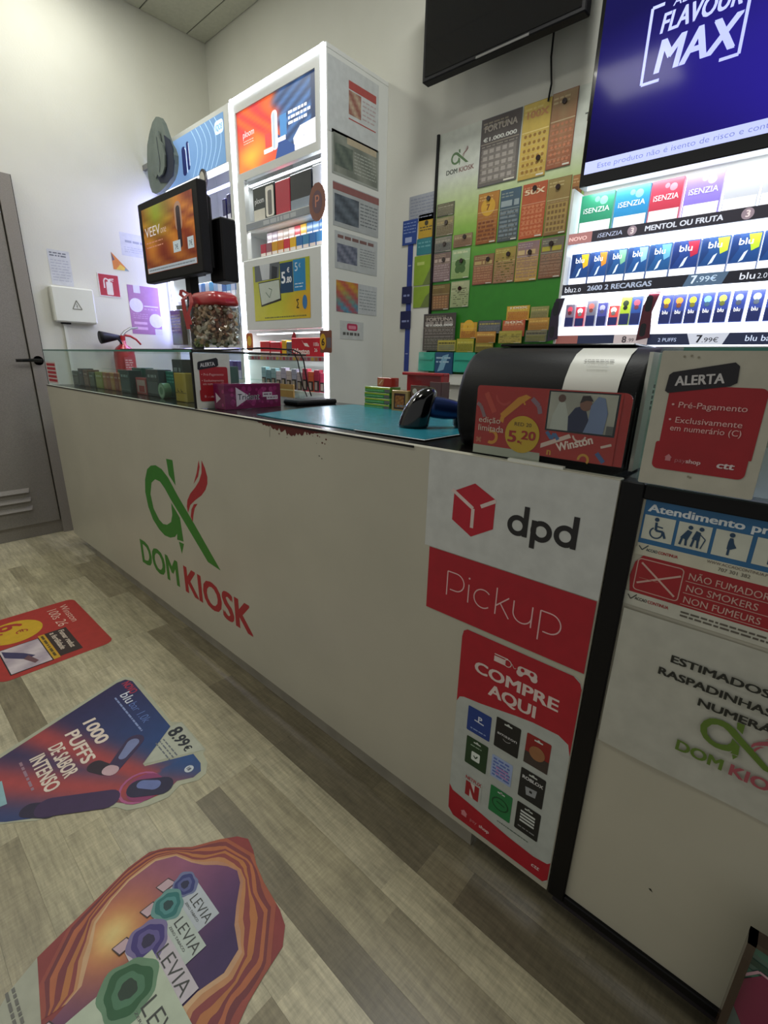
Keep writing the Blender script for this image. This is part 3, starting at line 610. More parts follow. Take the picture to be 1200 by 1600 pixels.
# the waves: bands shrinking from the outline to the inner edge
def near(p, poly):
    best = None
    for i in range(len(poly)):
        a, c_ = Vector(poly[i]), Vector(poly[(i + 1) % len(poly)]); ab = c_ - a; t = max(0, min(1, (Vector(p) - a).dot(ab) / ab.length_squared)); q_ = a + ab * t; d = (Vector(p) - q_).length
        if best is None or d < best[0]: best = (d, q_)
    return best[1]
def dense(poly, k=5): return [(poly[i][0] + (poly[(i + 1) % len(poly)][0] - poly[i][0]) * j / k, poly[i][1] + (poly[(i + 1) % len(poly)][1] - poly[i][1]) * j / k) for i in range(len(poly)) for j in range(k)]
Lred = [(-.575, -.93), (-.588, -.800), (-0.724, -0.775)] + Lout[4:]
LI = dense(Lin); LO = [near(p, Lred) for p in LI]
bands = ['96413A', '6E2A34', 'B0603E', '7A2F38', 'B5713F', '8A3A3C', 'C08A60', 'D2AE84']
for k in range(8):
    f0, f1 = k / 8, (k + 1) / 8; n = len(LI)
    for i in range(n):
        j = (i + 1) % n; w0 = .06 * math.sin(i * .35 + k) * (f0 * (1 - f0)) * 4; w1 = .06 * math.sin(j * .35 + k) * (f0 * (1 - f0)) * 4; v0 = .06 * math.sin(i * .35 + k + 1) * (f1 * (1 - f1)) * 4; v1 = .06 * math.sin(j * .35 + k + 1) * (f1 * (1 - f1)) * 4
        L_ = lambda a, q_, t: (a[0] * t + q_[0] * (1 - t), a[1] * t + q_[1] * (1 - t))
        if i > n * .93 or i < n * .02 : continue
        hot = .5 + .5 * math.cos((i / n - .52) * 9)
        cc = mix(bands[k], 'B5703A' if k % 2 == 0 else '8E4038', .45 * hot)
        b.poly([L_(LI[i], LO[i], f0 + w0), L_(LI[j], LO[j], f0 + w1), L_(LI[j], LO[j], f1 + v1), L_(LI[i], LO[i], f1 + v0)], cc, 2)
def lc(x, y):
    d = math.hypot(x + .655, y + .655); w_ = math.exp(-(d / .10) ** 2); e_ = math.exp(-(d / .04) ** 2); t = max(0, min(1, (x + .68) / .20))
    base = [p * (1 - t) + q_ * t for p, q_ in zip((.56, .32, .46), (.22, .12, .34))]
    base = [p * (1 - w_) + q_ * w_ for p, q_ in zip(base, (.80, .48, .24))]
    return tuple(p * (1 - e_) + q_ * e_ for p, q_ in zip(base, (.90, .80, .52)))
gpoly(b, Lin, lc, 3, .03)
packs = [((-.657, -.540, -.528, -.484), '2C3578', (-.640, -.507, .026, .024), (-.604, -.516), .074, 'B8C0C8', .020),
         ((-.631, -.586, -.492, -.534), '1E6E6E', (-.625, -.553, .030, .028), (-.583, -.562), .088, 'B8C4BC', .021),
         ((-.602, -.653, -.437, -.579), '3A2C78', (-.588, -.612, .036, .034), (-.557, -.611), .110, 'C4BCC4', .026),
         ((-.566, -.80, -.392, -.613), '1E5A34', (-.534, -.672, .046, .046), (-.492, -.668), .13, 'B8C4AE', .030)]
for k, (q_, colr, bl, tp, fw, bg, th_) in enumerate(packs):
    l = 5 + 4 * k; b.rect(*q_, bg, l)
    for m_, (kk, cc) in enumerate(((1.15, mix(colr, bg, .45)), (.92, colr), (.62, mix(colr, 'FFFFFF', .18)), (.36, mix(colr, '101018', .5)))):
        b.poly([(bl[0] + bl[2] * kk * (1 + .07 * math.sin(t * 3 + k + m_) + .04 * math.sin(t * 7 + k)) * math.cos(t), bl[1] + bl[3] * kk * (1 + .07 * math.sin(t * 3 + k + m_) + .04 * math.sin(t * 7 + k)) * math.sin(t)) for t in [2 * math.pi * i / 44 for i in range(44)]], cc, l + 1 + m_ * .5)
    b.text('LEVIA', tp[0], tp[1], th_, '3A3E3C', 0, l + 3, fit=fw); b.text('ZERO TABACO', tp[0] + .002, tp[1] - .010, .0045, '5A5E5C', 1, l + 3, fit=fw * .75)
    x_, y_ = q_[0] - .016, q_[1] + .004; b.poly([(x_ - .010, y_ - .020), (x_ + .014, y_ - .014), (x_ + .014, y_ + .018), (x_ - .010, y_ + .010)], '3A2C34', l); b.poly([(x_ - .008, y_ - .018), (x_ + .012, y_ - .012), (x_ + .012, y_ + .016), (x_ - .008, y_ + .008)], 'C4A8B0', l + .5)
b.scribble(-.700, -.835, -.60, -.815, 2, '6A6A64', 2, 4)
b.build('print', st)
# ================================================================ PACKS
def pack(name, x, y, z, w, d, h, col, label, cat, group=None, band=None, txt=None, tcol='FFFFFF', m='gloss', tick=None, th=None, style=0, lean=0, tw=1):
    """a small carton standing on (x, y, z): y is its front face; printed on the front"""
    z += .0007; b = B(m); b.box(x, y, z, x + w, y + d, z + h, col, bev=min(w, d, h) * .03)
    b.frame((x, y, z))
    if band: b.rect(w * .04, 0.02 * h, w * .96, h * band[1], band[0], 1)
    if style == 1:      # diamond print of the disposables row
        b.poly([(w * .04, h * .25), (w * .3, h * .60), (w * .25, h * .96), (w * .04, h * .96)], mix(col, '0A1440', .35), 1)
        b.poly([(w * .55, h * .96), (w * .96, h * .96), (w * .96, h * .60), (w * .72, h * .52)], tick or 'FFA000', 2)
        b.poly([(w * .04, h * .05), (w * .96, h * .05), (w * .96, h * .22), (w * .04, h * .18)], mix(col, '50A0E0', .5), 1)
        b.poly([(w * .35, h * .25), (w * .5, h * .3), (w * .62, h * .55), (w * .5, h * .5)], 'C8DCF0', 2)
    if style == 2:      # tall slim pack: fruit on the upper part, dark foot
        b.rect(w * .04, h * .02, w * .96, h * .42, '1C2450', 1); b.disc(w * .5, h * .78, w * .30, tick or 'E0A040', 2, n=12); b.disc(w * .5, h * .62, w * .22, mix(tick or 'E0A040', '101010', .6), 3, n=10)
    if style == 3:      # cigarette carton: lid seam and warning
        b.rect(w * .05, h * .04, w * .95, h * .52, '3A3230', 1); b.rect(w * .12, h * .1, w * .6, h * .45, 'A8948A', 2); b.rect(0, h * .74, w, h * .75, mix(col, '000000', .4), 2)
    if style == 4: b.rect(w * .03, h * .03, w * .97, h * .30, 'F0F0F4', 1); b.disc(w * .7, h * .8, w * .12, mix(col, 'FFFFFF', .35), 1, n=12); b.disc(w * .5, h * .85, w * .08, mix(col, 'FFFFFF', .3), 1, n=10)
    if txt: b.text(txt, w * .5, h * (th or .62), h * .13 if not style == 1 else h * .17, tcol, tw, 5, fit=min(w * .8, w * .14 * len(txt) + w * .1), al='c')
    o = b.build(name, loc=(x + w / 2, y + d / 2, z)); return tag(o, label, cat, group)
def frame_ring(b, x0, z0, x1, z1, t, y0, y1, m, col='FFFFFF'):
    b.box(x0, y0, z0, x0 + t, y1, z1, col, m); b.box(x1 - t, y0, z0, x1, y1, z1, col, m)
    b.box(x0 + t, y0, z1 - t, x1 - t, y1, z1, col, m); b.box(x0 + t, y0, z0, x1 - t, y1, z0 + t, col, m)

# ================================================================ TALL LIT CABINET (near) A and (in the corner) B
AX0, AX1, AY, AZ = -2.568, -1.774, .955, 2.53
ca = thing('display_cabinet', ((AX0 + AX1) / 2, 1.17, 0), 'tall white display cabinet with papers on its side and bright light strips round its front', 'cabinet', None)
b = B('cabinet_white'); b.box(AX1 - .02, AY + .012, 0, AX1, YB, AZ - .02, bev=.002); b.build('side_panel', ca)
b = B('cabinet_white'); b.box(AX0, AY + .012, 0, AX0 + .02, YB, AZ - .02, bev=.002); b.build('side_panel', ca)
b = B('cabinet_white'); b.box(AX0, AY + .012, AZ - .02, AX1, YB, AZ, bev=.002); b.build('top_panel', ca)
b = B('cabinet_white'); b.box(AX0 + .02, YB - .02, 0, AX1 - .02, YB - .003, AZ - .02); b.build('back_panel', ca)
b = B('led'); b.box(AX0 + .006, AY, .2, AX0 + .028, AY + .012, AZ - .006); b.build('light_strip', ca)
b = B('led'); b.box(AX1 - .028, AY, .2, AX1 - .006, AY + .012, AZ - .006); b.build('light_strip', ca)
b = B('led'); b.box(AX0 + .028, AY, AZ - .03, AX1 - .028, AY + .012, AZ - .008); b.build('light_strip', ca)
b = B('cabinet_white'); b.box(AX0 + .02, AY + .004, 2.127, AX1 - .02, AY + .03, 2.165); b.box(AX0 + .028, AY + .004, 2.165, -2.516, AY + .03, AZ - .03); b.box(-1.846, AY + .004, 2.165, AX1 - .028, AY + .03, AZ - .03); b.box(-2.516, AY + .004, 2.452, -1.846, AY + .03, AZ - .03); b.build('fascia', ca)
b = B('cabinet_white'); b.box(AX0 + .028, AY + .002, 1.72, AX0 + .10, AY + .03, 2.127); b.build('fascia', ca)
# backlit advert
b = B('lit').frame((-2.516, AY + .012, 2.165)); w, h = .67, .287
b.box(-2.516, AY + .012, 2.165, -1.846, AY + .028, 2.452, '808080', 'cabinet_white')
b.build('advert_panel', ca); b = B('lit').frame((-2.516, AY + .012, 2.165))
def adc(a, c):
    t = 1 / (1 + math.exp(-(a - .56 + .12 * (c - .5) - .03 * math.sin(c * 20)) * 40))
    wv = .5 + .5 * math.sin(a * 23 + c * 9 + 3 * math.sin(c * 7 + a * 5)); w2 = .5 + .5 * math.sin(a * 31 - c * 37)
    warm = mix(mix('C8383C', 'E8642C', wv), 'F0B040', max(0, 1 - math.hypot(a - .18, c - .22) * 2.6)); 
    cool = mix('1C2C4E', '4E7CB8', max(0, min(1, .2 + .8 * w2 * (1 - abs(c - .55)))) if a < .93 else .1)
    warm = tuple(warm); return tuple(p * (1 - t) + q_ * t for p, q_ in zip(warm, cool))
b.grad(0, 0, w, h, adc, 40, 20, 1)
b.poly([(.50, .005), (.49, .06), (.545, .10), (.665, .105), (.665, .005)], 'E8EAF0', 2)
b.poly([(.335, .0), (.36, .05), (.34, .12), (.50, .03), (.5, 0)], '2A4A86', 2)
b.rrect(.315, .045, .365, .215, .022, 'F0F2F6', 4); b.rrect(.322, .05, .345, .21, .012, 'B8C4D0', 5); b.rect(.24, .045, .32, .065, 'F0ECE8', 3); b.rect(.255, .07, .30, .13, 'D84848', 3); b.rect(.385, .09, .44, .18, '4A86C0', 3); b.rect(.365, .07, .43, .09, 'E8E8F0', 3)
b.text('ploom', .05, .16, .030, 'F6D8D8', 1, 5, fit=.11); b.scribble(.055, .125, .15, .148, 2, 'F0C8B8', 4, 3, .3)
for k in range(3): b.scribble(.455, .165 - k * .022, .60 + .03 * (k % 2), .182 - k * .022, 1, 'F4F4F8', 4, k, .7)
b.text('2', .565, .05, .03, 'B8B8C0', 0, 4)
b.scribble(.10, -.022, .58, -.008, 2, '7A8084', 1, 7, .5)
b.build('print', ca)
# shelves
for (z0, z1, yd) in ((1.872, 1.912, .30), (1.718, 1.728, .30), (1.165, 1.19, .30), (.985, 1.0, .30)):
    b = B('cabinet_white'); b.box(AX0 + .03, AY + .004, z0, AX1 - .022, AY + yd, z1); b.build('shelf', ca)
b = B('gloss').frame((0, AY + .003, 0)); b.rect(AX0 + .06, 1.874, AX1 - .03, 1.908, '8C9298', 1); b.scribble(-2.30, 1.878, -2.0, 1.904, 1, 'B8BCC0', 2, 2, .8)
b.rect(AX0 + .06, 1.167, AX1 - .03, 1.188, 'A88E96', 1)
for k in range(22): x = -2.49 + k * .032; b.rect(x, 1.169, x + .024, 1.186, ('B03A48', 'C8A048', '8E6A70', 'B87A50', 'A04858')[k * 7 % 5], 2)
b.build('print', ca)
for z in (2.122, 1.322): b = B('led_soft'); b.box(AX0 + .06, AY + .06, z - .006, AX1 - .04, AY + .075, z); b.build('shelf_light', ca)
area('shelf_lamp', ((AX0 + AX1) / 2, AY + .04, 2.118), (math.radians(25), 0, 0), .66, .03, 1.3, (.92, .97, 1))
area('shelf_lamp', ((AX0 + AX1) / 2, AY + .02, 1.868), (math.radians(25), 0, 0), .66, .015, .45, (.92, .97, 1))
area('shelf_lamp', ((AX0 + AX1) / 2, AY + .03, 1.320), (math.radians(25), 0, 0), .66, .03, 1.0, (.95, .97, 1))
area('shelf_lamp', ((AX0 + AX1) / 2, AY + .03, 1.160), (math.radians(25), 0, 0), .66, .03, .7, (.95, .97, 1))
# lower advert
b = B('cabinet_white'); b.box(-2.505, AY - .008, 1.335, AX1 - .03, AY + .02, 1.72, bev=.004); b.build('advert_frame', ca)
b = B('gloss').frame((-2.41, AY - .009, 1.387)); w, h = .515, .294
b.grad(0, 0, w, h, lambda a, c: mix(mix('D8D040', 'A8B030', c), 'E8A028', max(0, 1 - math.hypot(a - 1.0, (c - .25) * 1.2) * 2)), 10, 6, 1)
b.poly([(.02, h), (.02, .21), (.25, .215), (.26, h)], '5E646A', 2); b.poly([(.07, h), (.09, .215), (.16, .215), (.17, h)], 'C8CCD0', 3); b.poly([(.18, .215), (.19, .28), (.24, .27), (.23, .215)], '2A3038', 4)
b.poly([(.05, .205), (.255, .21), (.265, .10), (.07, .075)], '2A2C24', 2); b.poly([(.055, .20), (.25, .205), (.255, .11), (.075, .085)], 'C4CCC0', 3); b.line([(.12, .15), (.155, .12), (.18, .16), (.15, .17)], .004, '5A7060', 4)
b.rect(.26, .135, .375, .285, '1C4468', 2); b.rect(.378, .138, .48, .29, '2A88C0', 2)
b.text('5', .27, .185, .055, 'F0F4F8', 2, 4); b.text('.80', .312, .185, .028, 'F0F4F8', 2, 4); b.text('€', .325, .235, .022, 'F0F4F8', 2, 4); b.text('5', .39, .235, .040, 'D8ECF8', 1, 4); b.text('€', .425, .25, .018, 'D8ECF8', 1, 4)
b.scribble(.39, .15, .46, .18, 2, 'D8ECF8', 4, 5, .3); b.line([(.42, .055), (.40, .055), (.415, .075), (.40, .095), (.42, .095)], .006, '3A3418', 4); b.disc(.47, .08, .02, '3A78B0', 4, ry=.035); b.scribble(.10, .008, .48, .020, 1, '7A7A40', 3, 8, .5)
b.build('print', ca)
# things on the shelves of the near cabinet
ya = AY + .0215
def starter(x, z, w, h, col, label, txt=None, dev=False, band=None):
    z += .0007; o = B('gloss'); o.box(x, ya, z, x + w, ya + .07, z + h, col, bev=.002); o.frame((x, ya, z))
    if dev: o.rrect(w * .60, h * .06, w * .97, h * .92, .012, 'E8E4D8', 2); o.rrect(w * .70, h * .1, w * .88, h * .8, .01, '6A6A68', 3); o.rect(w * .02, .002, w * .55, h * .35, 'D8D4C8', 1)
    if band: o.rect(0.002, .002, w - .002, h * .3, band, 1)
    if txt: o.text(txt, w * .08, h * .52, h * .16, 'E8E8E8', 1, 4, fit=w * .45)
    return tag(o.build('product_box', loc=(x + w / 2, ya + .035, z)), label, 'box', None)
starter(-2.415, 1.912, .20, .168, '1C2A2C', 'black device box with cream holder picture on the top shelf', 'ploom', True)
starter(-2.205, 1.912, .125, .160, 'B82840', 'crimson device box with a pale cross on the top shelf')
starter(-2.075, 1.912, .17, .165, '20242C', 'black device box with white label patch on the top shelf', None, False, '8A96A4')
starter(-1.895, 1.912, .07, .17, 'C8CCD4', 'pale grey narrow box at the end of the top shelf')
g = 'small cigarette cartons on the second shelf'
bk = B('cabinet_white'); bk.box(-2.42, ya + .06, 1.728, AX1 - .03, ya + .10, 1.80); bk.build('riser', ca)
c1 = ['B8A8B0', '9C8A94', 'C0A8A0', 'A8988C', 'D0B8B0', 'C83848', 'E8B838', '4A7AB0', '5A8CC0', '3A78B8', '4A88C8']
for k, c in enumerate(c1):
    pack('cigarette_pack', -2.385 + k * .0515, ya + .062, 1.80, .048, .022, .066, c, ('pale', 'coloured')[k > 4] + ' cigarette carton, place %s along the raised back row' % ('one two three four five six seven eight nine ten eleven'.split()[k]), 'cigarettes', g, band=('F0F0F0', .35))
c2_ = ['B83048', '98606A', 'D8A030', 'D88828', 'D03848', 'E8B428', '2A70B0', '3888B8', '3078C0', '4A94D0']
for k, c in enumerate(c2_):
    pack('cigarette_pack', -2.365 + k * .0545, ya, 1.728, .050, .022, .066, c, 'bright cigarette carton, place %s along the front row' % ('one two three four five six seven eight nine ten'.split()[k]), 'cigarettes', g, band=('F4E8E0', .3))
# winston shelf
zc = 1.19
pack('cigarette_pack', -2.42, ya, zc, .10, .05, .085, 'B81C2C', 'red carton at the far end of the lower shelf', 'cigarettes', 'red cartons on the lower shelf', band=('F0D8D8', .3), style=0)
pack('cigarette_pack', -2.315, ya, zc, .10, .05, .080, 'C02838', 'red carton with white bird beside yellow tag', 'cigarettes', 'red cartons on the lower shelf', band=('F0D8D8', .3))
pack('cigarette_pack', -2.20, ya, zc, .04, .05, .088, 'D8A828', 'slim yellow tagged carton on the lower shelf', 'cigarettes', 'red cartons on the lower shelf')
pack('cigarette_pack', -2.155, ya, zc, .05, .05, .080, '6A7078', 'grey slim carton between yellow tag and large red box', 'cigarettes', 'red cartons on the lower shelf')
b = B('gloss'); zc += .0007; b.box(-2.095, ya - .01, zc, -1.808, ya + .06, zc + .098, 'C02030', bev=.002); b.frame((-2.095, ya - .01, zc)); b.poly([(.09, .09), (.12, .055), (.16, .05), (.14, .07), (.11, .07)], 'F4E4E0', 2); b.text('Winston', .01, .012, .030, 'F4E4E0', 2, 3, fit=.15); b.text('100s', .19, .055, .018, 'F4E4E0', 1, 3); b.text('26', .20, .025, .018, 'F4E4E0', 1, 3)
b.poly([(.0, .098), (.045, .098), (.04, .125), (.02, .13)], 'A81C28', 0)
tag(b.build('cigarette_carton', loc=(-1.95, ya + .02, zc)), 'wide red carton with white bird and pale lettering on the lower shelf', 'cigarettes')
g = 'packs on the bottom shelf of the near cabinet'
cols = ['8FB0B8', '6E8C98', '88A4AC', 'C8B8C4', 'B8A8C0', 'C8B0B0', 'A8A0B8', 'C0A8B0', 'B8485A', 'C8603A', 'A83048', 'B84058']
for k, c in enumerate(cols):
    pack('cigarette_pack', -2.42 + k * .0505, ya, 1.0, .046, .03, (.125, .11, .12, .105)[k % 4], c, 'carton on the bottom lit shelf, %s from the far end' % ('first second third fourth fifth sixth seventh eighth ninth tenth eleventh twelfth'.split()[k]), 'cigarettes', g, style=3)
b = B('gloss'); b.box(-2.31, AY - .012, .94, -2.06, AY - .004, 1.035, 'C09058'); b.frame((-2.31, AY - .012, .94)).rect(.0, .06, .25, .066, 'E8D0A0', 1); tag(b.build('price_card', loc=(-2.18, ya - .01, .94)), 'tan cardboard card propped under the bottom lit shelf', 'card')
# shelf stoppers sticking out from the edge
b = B('gloss').frame((-1.815, AY - .02, 1.905)); n = 14; P_ = [(.062 * math.cos(2 * math.pi * k / n), .083 * math.sin(2 * math.pi * k / n)) for k in range(n)]
b.prism(P_, .002, '7A4638'); b.poly([(x * .6, y * .6) for x, y in P_], '5A3A48', 1); b.text('P', -.02, -.02, .05, 'B87058', 1, 2)
tag(b.build('shelf_flag', loc=(-1.815, AY - .01, 1.905)), 'octagonal brown shelf flag clipped to the corner of the lit cabinet', 'sign')
b = B('gloss').frame((-1.765, AY - .02, 1.265)); b.prism(b.rpts(-.045, -.055, .045, .055, .008), .002, '7A4A3C'); b.disc(-.022, 0, .024, 'D8A828', 1, ry=.040); b.text('6', -.034, -.018, .034, '3A2A18', 2, 2); b.rect(.008, -.03, .04, .02, '6A6068', 1)
tag(b.build('shelf_flag', loc=(-1.765, AY - .01, 1.265)), 'brown shelf flag with yellow disc beside the wide red carton', 'sign')
b = B('gloss').frame((-2.47, AY - .02, 1.27)); b.prism(b.rpts(-.035, -.05, .035, .05, .015), .002, 'B8602C'); b.disc(0, .005, .022, 'E8B838', 1, ry=.03)
tag(b.build('shelf_flag', loc=(-2.47, AY - .01, 1.27)), 'orange shelf flag between the two lit cabinets', 'sign')

# ---- corner cabinet
BX0, BX1, BZ = -3.47, -2.575, 2.515
cb = thing('display_cabinet', ((BX0 + BX1) / 2, 1.17, 0), 'white corner display cabinet with blue advert, half hidden by the pole-mounted screen', 'cabinet')
b = B('cabinet_white'); b.box(BX0, AY + .012, 0, BX0 + .02, YB, BZ - .02); b.build('side_panel', cb)
b = B('cabinet_white'); b.box(BX1 - .02, AY + .012, 0, BX1, YB, BZ - .02); b.build('side_panel', cb)
b = B('cabinet_white'); b.box(BX0, AY + .012, BZ - .02, BX1, YB, BZ); b.build('top_panel', cb)
b = B('cabinet_white'); b.box(BX0 + .02, YB - .02, 0, BX1 - .02, YB - .003, BZ - .02); b.build('back_panel', cb)
b = B('cabinet_white'); b.box(BX0, AY, 2.495, BX1, AY + .012, BZ); b.box(BX1 - .035, AY, .2, BX1, AY + .012, 2.495); b.box(BX0, AY, .2, BX0 + .04, AY + .012, 2.495); b.build('frame', cb)
b = B('cabinet_white'); b.box(BX0 + .04, AY, 2.245, BX1 - .035, AY + .02, 2.495); b.build('advert_panel', cb)
b = B('lit').frame((-3.42, AY - .001, 2.248)); w, h = .79, .242
b.grad(0, 0, w, h, lambda a, c: mix('7C9CC8', '5A80A8', a), 6, 4, 1)
for k in range(6):
    u0 = .42 + k * .055; b.line([(u0 + .06 * math.sin(t * .35) , .24 - t * .024) for t in range(11)], .004, 'A8C8E8', 2)
b.rrect(.28, .03, .33, .185, .02, '20285A', 3); b.rrect(.345, .05, .375, .20, .012, '20285A', 3); b.line([(.325, .175), (.335, .16), (.338, .04)], .006, 'E0E8F8', 4); b.line([(.373, .19), (.376, .07)], .005, 'E0E8F8', 4)
b.rrect(.69, .15, .785, .215, .022, 'C8DCEC', 3); b.text('IQOS', .70, .168, .028, '6A98B8', 2, 4, fit=.075)
b.build('print', cb)
b = B('led_soft'); b.box(BX0 + .04, AY, 2.215, BX1 - .035, AY + .015, 2.245); b.build('light_strip', cb)
for z0, z1 in ((1.935, 1.965), (1.53, 1.55), (1.235, 1.255), (1.02, 1.04)): b = B('cabinet_white'); b.box(BX0 + .02, AY + .002, z0, BX1 - .02, AY + .3, z1); b.build('shelf', cb)
b = B('cabinet_white'); b.box(-2.81, AY + .002, 1.70, -2.60, AY + .02, 1.935); b.build('advert_panel', cb)
b = B('lit').frame((-2.80, AY + .001, 1.705)); b.grad(0, 0, .19, .225, lambda a, c: mix('3A9AD8', '2468B0', c), 3, 5, 1); b.scribble(.02, .09, .15, .18, 6, '7AB8E0', 2, 5, .25); b.build('print', cb)
b = B('led_violet'); b.box(BX0 + .05, AY + .08, 2.18, BX1 - .04, AY + .10, 2.19); b.build('light_strip', cb)
b = B('led'); b.box(-2.80, AY - .002, 1.675, -2.60, AY + .01, 1.692); b.build('light_strip', cb)
b = B('led_violet'); b.box(BX0 + .05, AY + .03, 1.225, BX1 - .04, AY + .05, 1.234); b.build('light_strip', cb)
area('shelf_lamp', (-3.0, AY + .05, 2.175), (math.radians(-25), 0, 0), .7, .03, 3.5, (.68, .66, 1))
area('shelf_lamp', (-3.0, AY + .03, 1.665), (math.radians(-15), 0, 0), .7, .03, 3.0, (.80, .85, 1))
area('shelf_lamp', (-3.0, AY + .03, 1.22), (math.radians(25), 0, 0), .7, .03, 1.4, (.70, .68, 1))
g = 'slim dark packs in the violet-lit shelf'
for k, (x, h) in enumerate(((-2.74, .12), (-2.69, .135), (-2.645, .13))):
    pack('heated_stick_pack', x, ya, 1.965, .038, .03, h, '1E1E5A', 'slim navy pack in the violet-lit shelf, place %s' % ('one', 'two', 'three')[k], 'cigarettes', g, band=('E8E8F8', .25))
g = 'blue and white packs on the corner cabinet shelf'
cols = ['5A8CC8', 'A8B8D8', '3A70B0', 'C8D0E0', '4A98C8', '8FB0D8', 'D0D8E8', '3A68A8', '6AA0D0', 'B8C0D8', '4A80C0']
for k, c in enumerate(cols):
    pack('heated_stick_pack', -3.185 + k * .053, ya, 1.55, .049, .025, .10, c, 'stick pack, %s from the wall end of the middle corner shelf' % ('first second third fourth fifth sixth seventh eighth ninth tenth eleventh'.split()[k]), 'cigarettes', g, band=('F0F0F8', .3))
g = 'violet-lit packs low in the corner cabinet'
for k in range(9):
    pack('heated_stick_pack', -3.05 + k * .051, ya, 1.04, .046, .025, .115, ('3A3A78', '5A5A9A')[k % 2], 'dim violet stick pack, %s along the lowest corner shelf' % ('first second third fourth fifth sixth seventh eighth ninth'.split()[k]), 'cigarettes', g, band=('D0D0F0', .5))
b = B('gloss').frame((-2.635, AY - .015, 1.435)); b.prism([(.066 * math.cos(2 * math.pi * k / 20), .097 * math.sin(2 * math.pi * k / 20)) for k in range(20)], .002, '4A5A68'); b.disc(0, 0, .052, 'A8B0AC', 1, ry=.080); b.rect(-.03, .02, .03, .034, '3A4A58', 2); b.scribble(-.04, -.03, .04, .01, 3, '3A4A58', 2, 3, .4)
tag(b.build('round_sign', loc=(-2.635, AY - .01, 1.435)), 'oval grey and white sign on the corner cabinet behind the jar', 'sign')
b = B('gloss'); b.box(-3.43, AY - .05, 1.255, -3.27, AY - .01, 1.49, '4A4438', bev=.003); b.frame((-3.43, AY - .05, 1.255)); b.rect(.01, .01, .15, .08, '4A5A34', 0.5); b.scribble(.01, .09, .15, .21, 6, '8A8468', 1, 4, .5)
tag(b.build('shelf_poster', loc=(-3.35, AY - .03, 1.255)), 'brown picture card on the wall edge of the corner cabinet', 'card')

b = B('led_violet'); b.box(BX0 + .004, AY - .004, 1.28, BX0 + .03, AY, 2.22); b.build('light_strip', cb)
area('edge_lamp', (BX0 + .02, AY - .008, 1.75), (math.radians(90), 0, 0), .02, .94, 5, (.66, .74, 1))
# ---- grey leaf-shaped sign fixed to the side wall
sg = thing('leaf_sign', (XL, .85, 2.40), 'large grey leaf-shaped display sign with two folded flaps beside the corner cabinet', 'sign')
O_ = [(-3.20, 2.585), (-3.156, 2.575), (-3.115, 2.54), (-3.09, 2.50), (-3.063, 2.455), (-3.04, 2.42), (-3.003, 2.385), (-2.98, 2.345), (-2.99, 2.30), (-3.016, 2.262), (-3.063, 2.232), (-3.14, 2.21), (-3.246, 2.192), (-3.33, 2.192), (-3.385, 2.21), (-3.412, 2.25), (-3.424, 2.30), (-3.422, 2.36), (-3.405, 2.42), (-3.383, 2.475), (-3.33, 2.525), (-3.263, 2.57)]
O_ = [(-3.225 + (x + 3.2) * .86, z) for x, z in O_]; b = B('grey_felt').frame((0, .85, 0)); b.prism(O_, .028); b.build('back_plate', sg)
b = B('dark_blue').frame((0, .846, 0)); b.prism([(-3.137, 2.469), (-3.07, 2.43), (-3.043, 2.38), (-3.04, 2.31), (-3.07, 2.24), (-3.16, 2.222), (-3.25, 2.24), (-3.279, 2.273), (-3.168, 2.300), (-3.130, 2.338), (-3.131, 2.433)], .006); b.build('recess', sg)
b = B('grey_felt')
FA = [(-3.383, 2.479), (-3.257, 2.450), (-3.249, 2.429), (-3.241, 2.364), (-3.25, 2.29), (-3.292, 2.270), (-3.349, 2.312), (-3.389, 2.366), (-3.372, 2.42)]
b.frame((0, .80, 0), (1, -.18, 0)).prism([(x * 1.0, z) for x, z in FA], .012) if False else b.frame((-3.25, .838, 0), (1, -.10, 0)).prism([(x + 3.25, z) for x, z in FA], .008)
b.build('flap', sg)
b = B('grey_felt').frame((0, .832, 0)); b.prism([(-3.235, 2.485), (-3.205, 2.505), (-3.178, 2.495), (-3.165, 2.44), (-3.138, 2.415), (-3.122, 2.36), (-3.135, 2.30), (-3.175, 2.268), (-3.228, 2.262), (-3.252, 2.288), (-3.247, 2.366)], .010); b.build('flap', sg)
b = B('metal'); b.box(XL, .86, 2.36, -3.36, .878, 2.39); b.build('bracket', sg)
b = B('grey_felt').frame((0, .8315, 0)); b.line([(-3.205, 2.47), (-3.20, 2.40), (-3.19, 2.33), (-3.21, 2.285)], .006, 'FFFFFF', 2, 'dark_blue'); b.build('crease', sg)
b = B('gloss').frame((-2.89, AY - .012, 2.212)); b.prism([(.042 * math.cos(2 * math.pi * k / 16), .055 * math.sin(2 * math.pi * k / 16)) for k in range(16)], .012, '4A4440'); b.disc(-.006, 0, .030, 'C0BCB0', 1, ry=.042)
tag(b.build('round_tag', loc=(-2.89, AY - .005, 2.212)), 'small dark-rimmed round tag on the corner cabinet above the screen', 'sign')

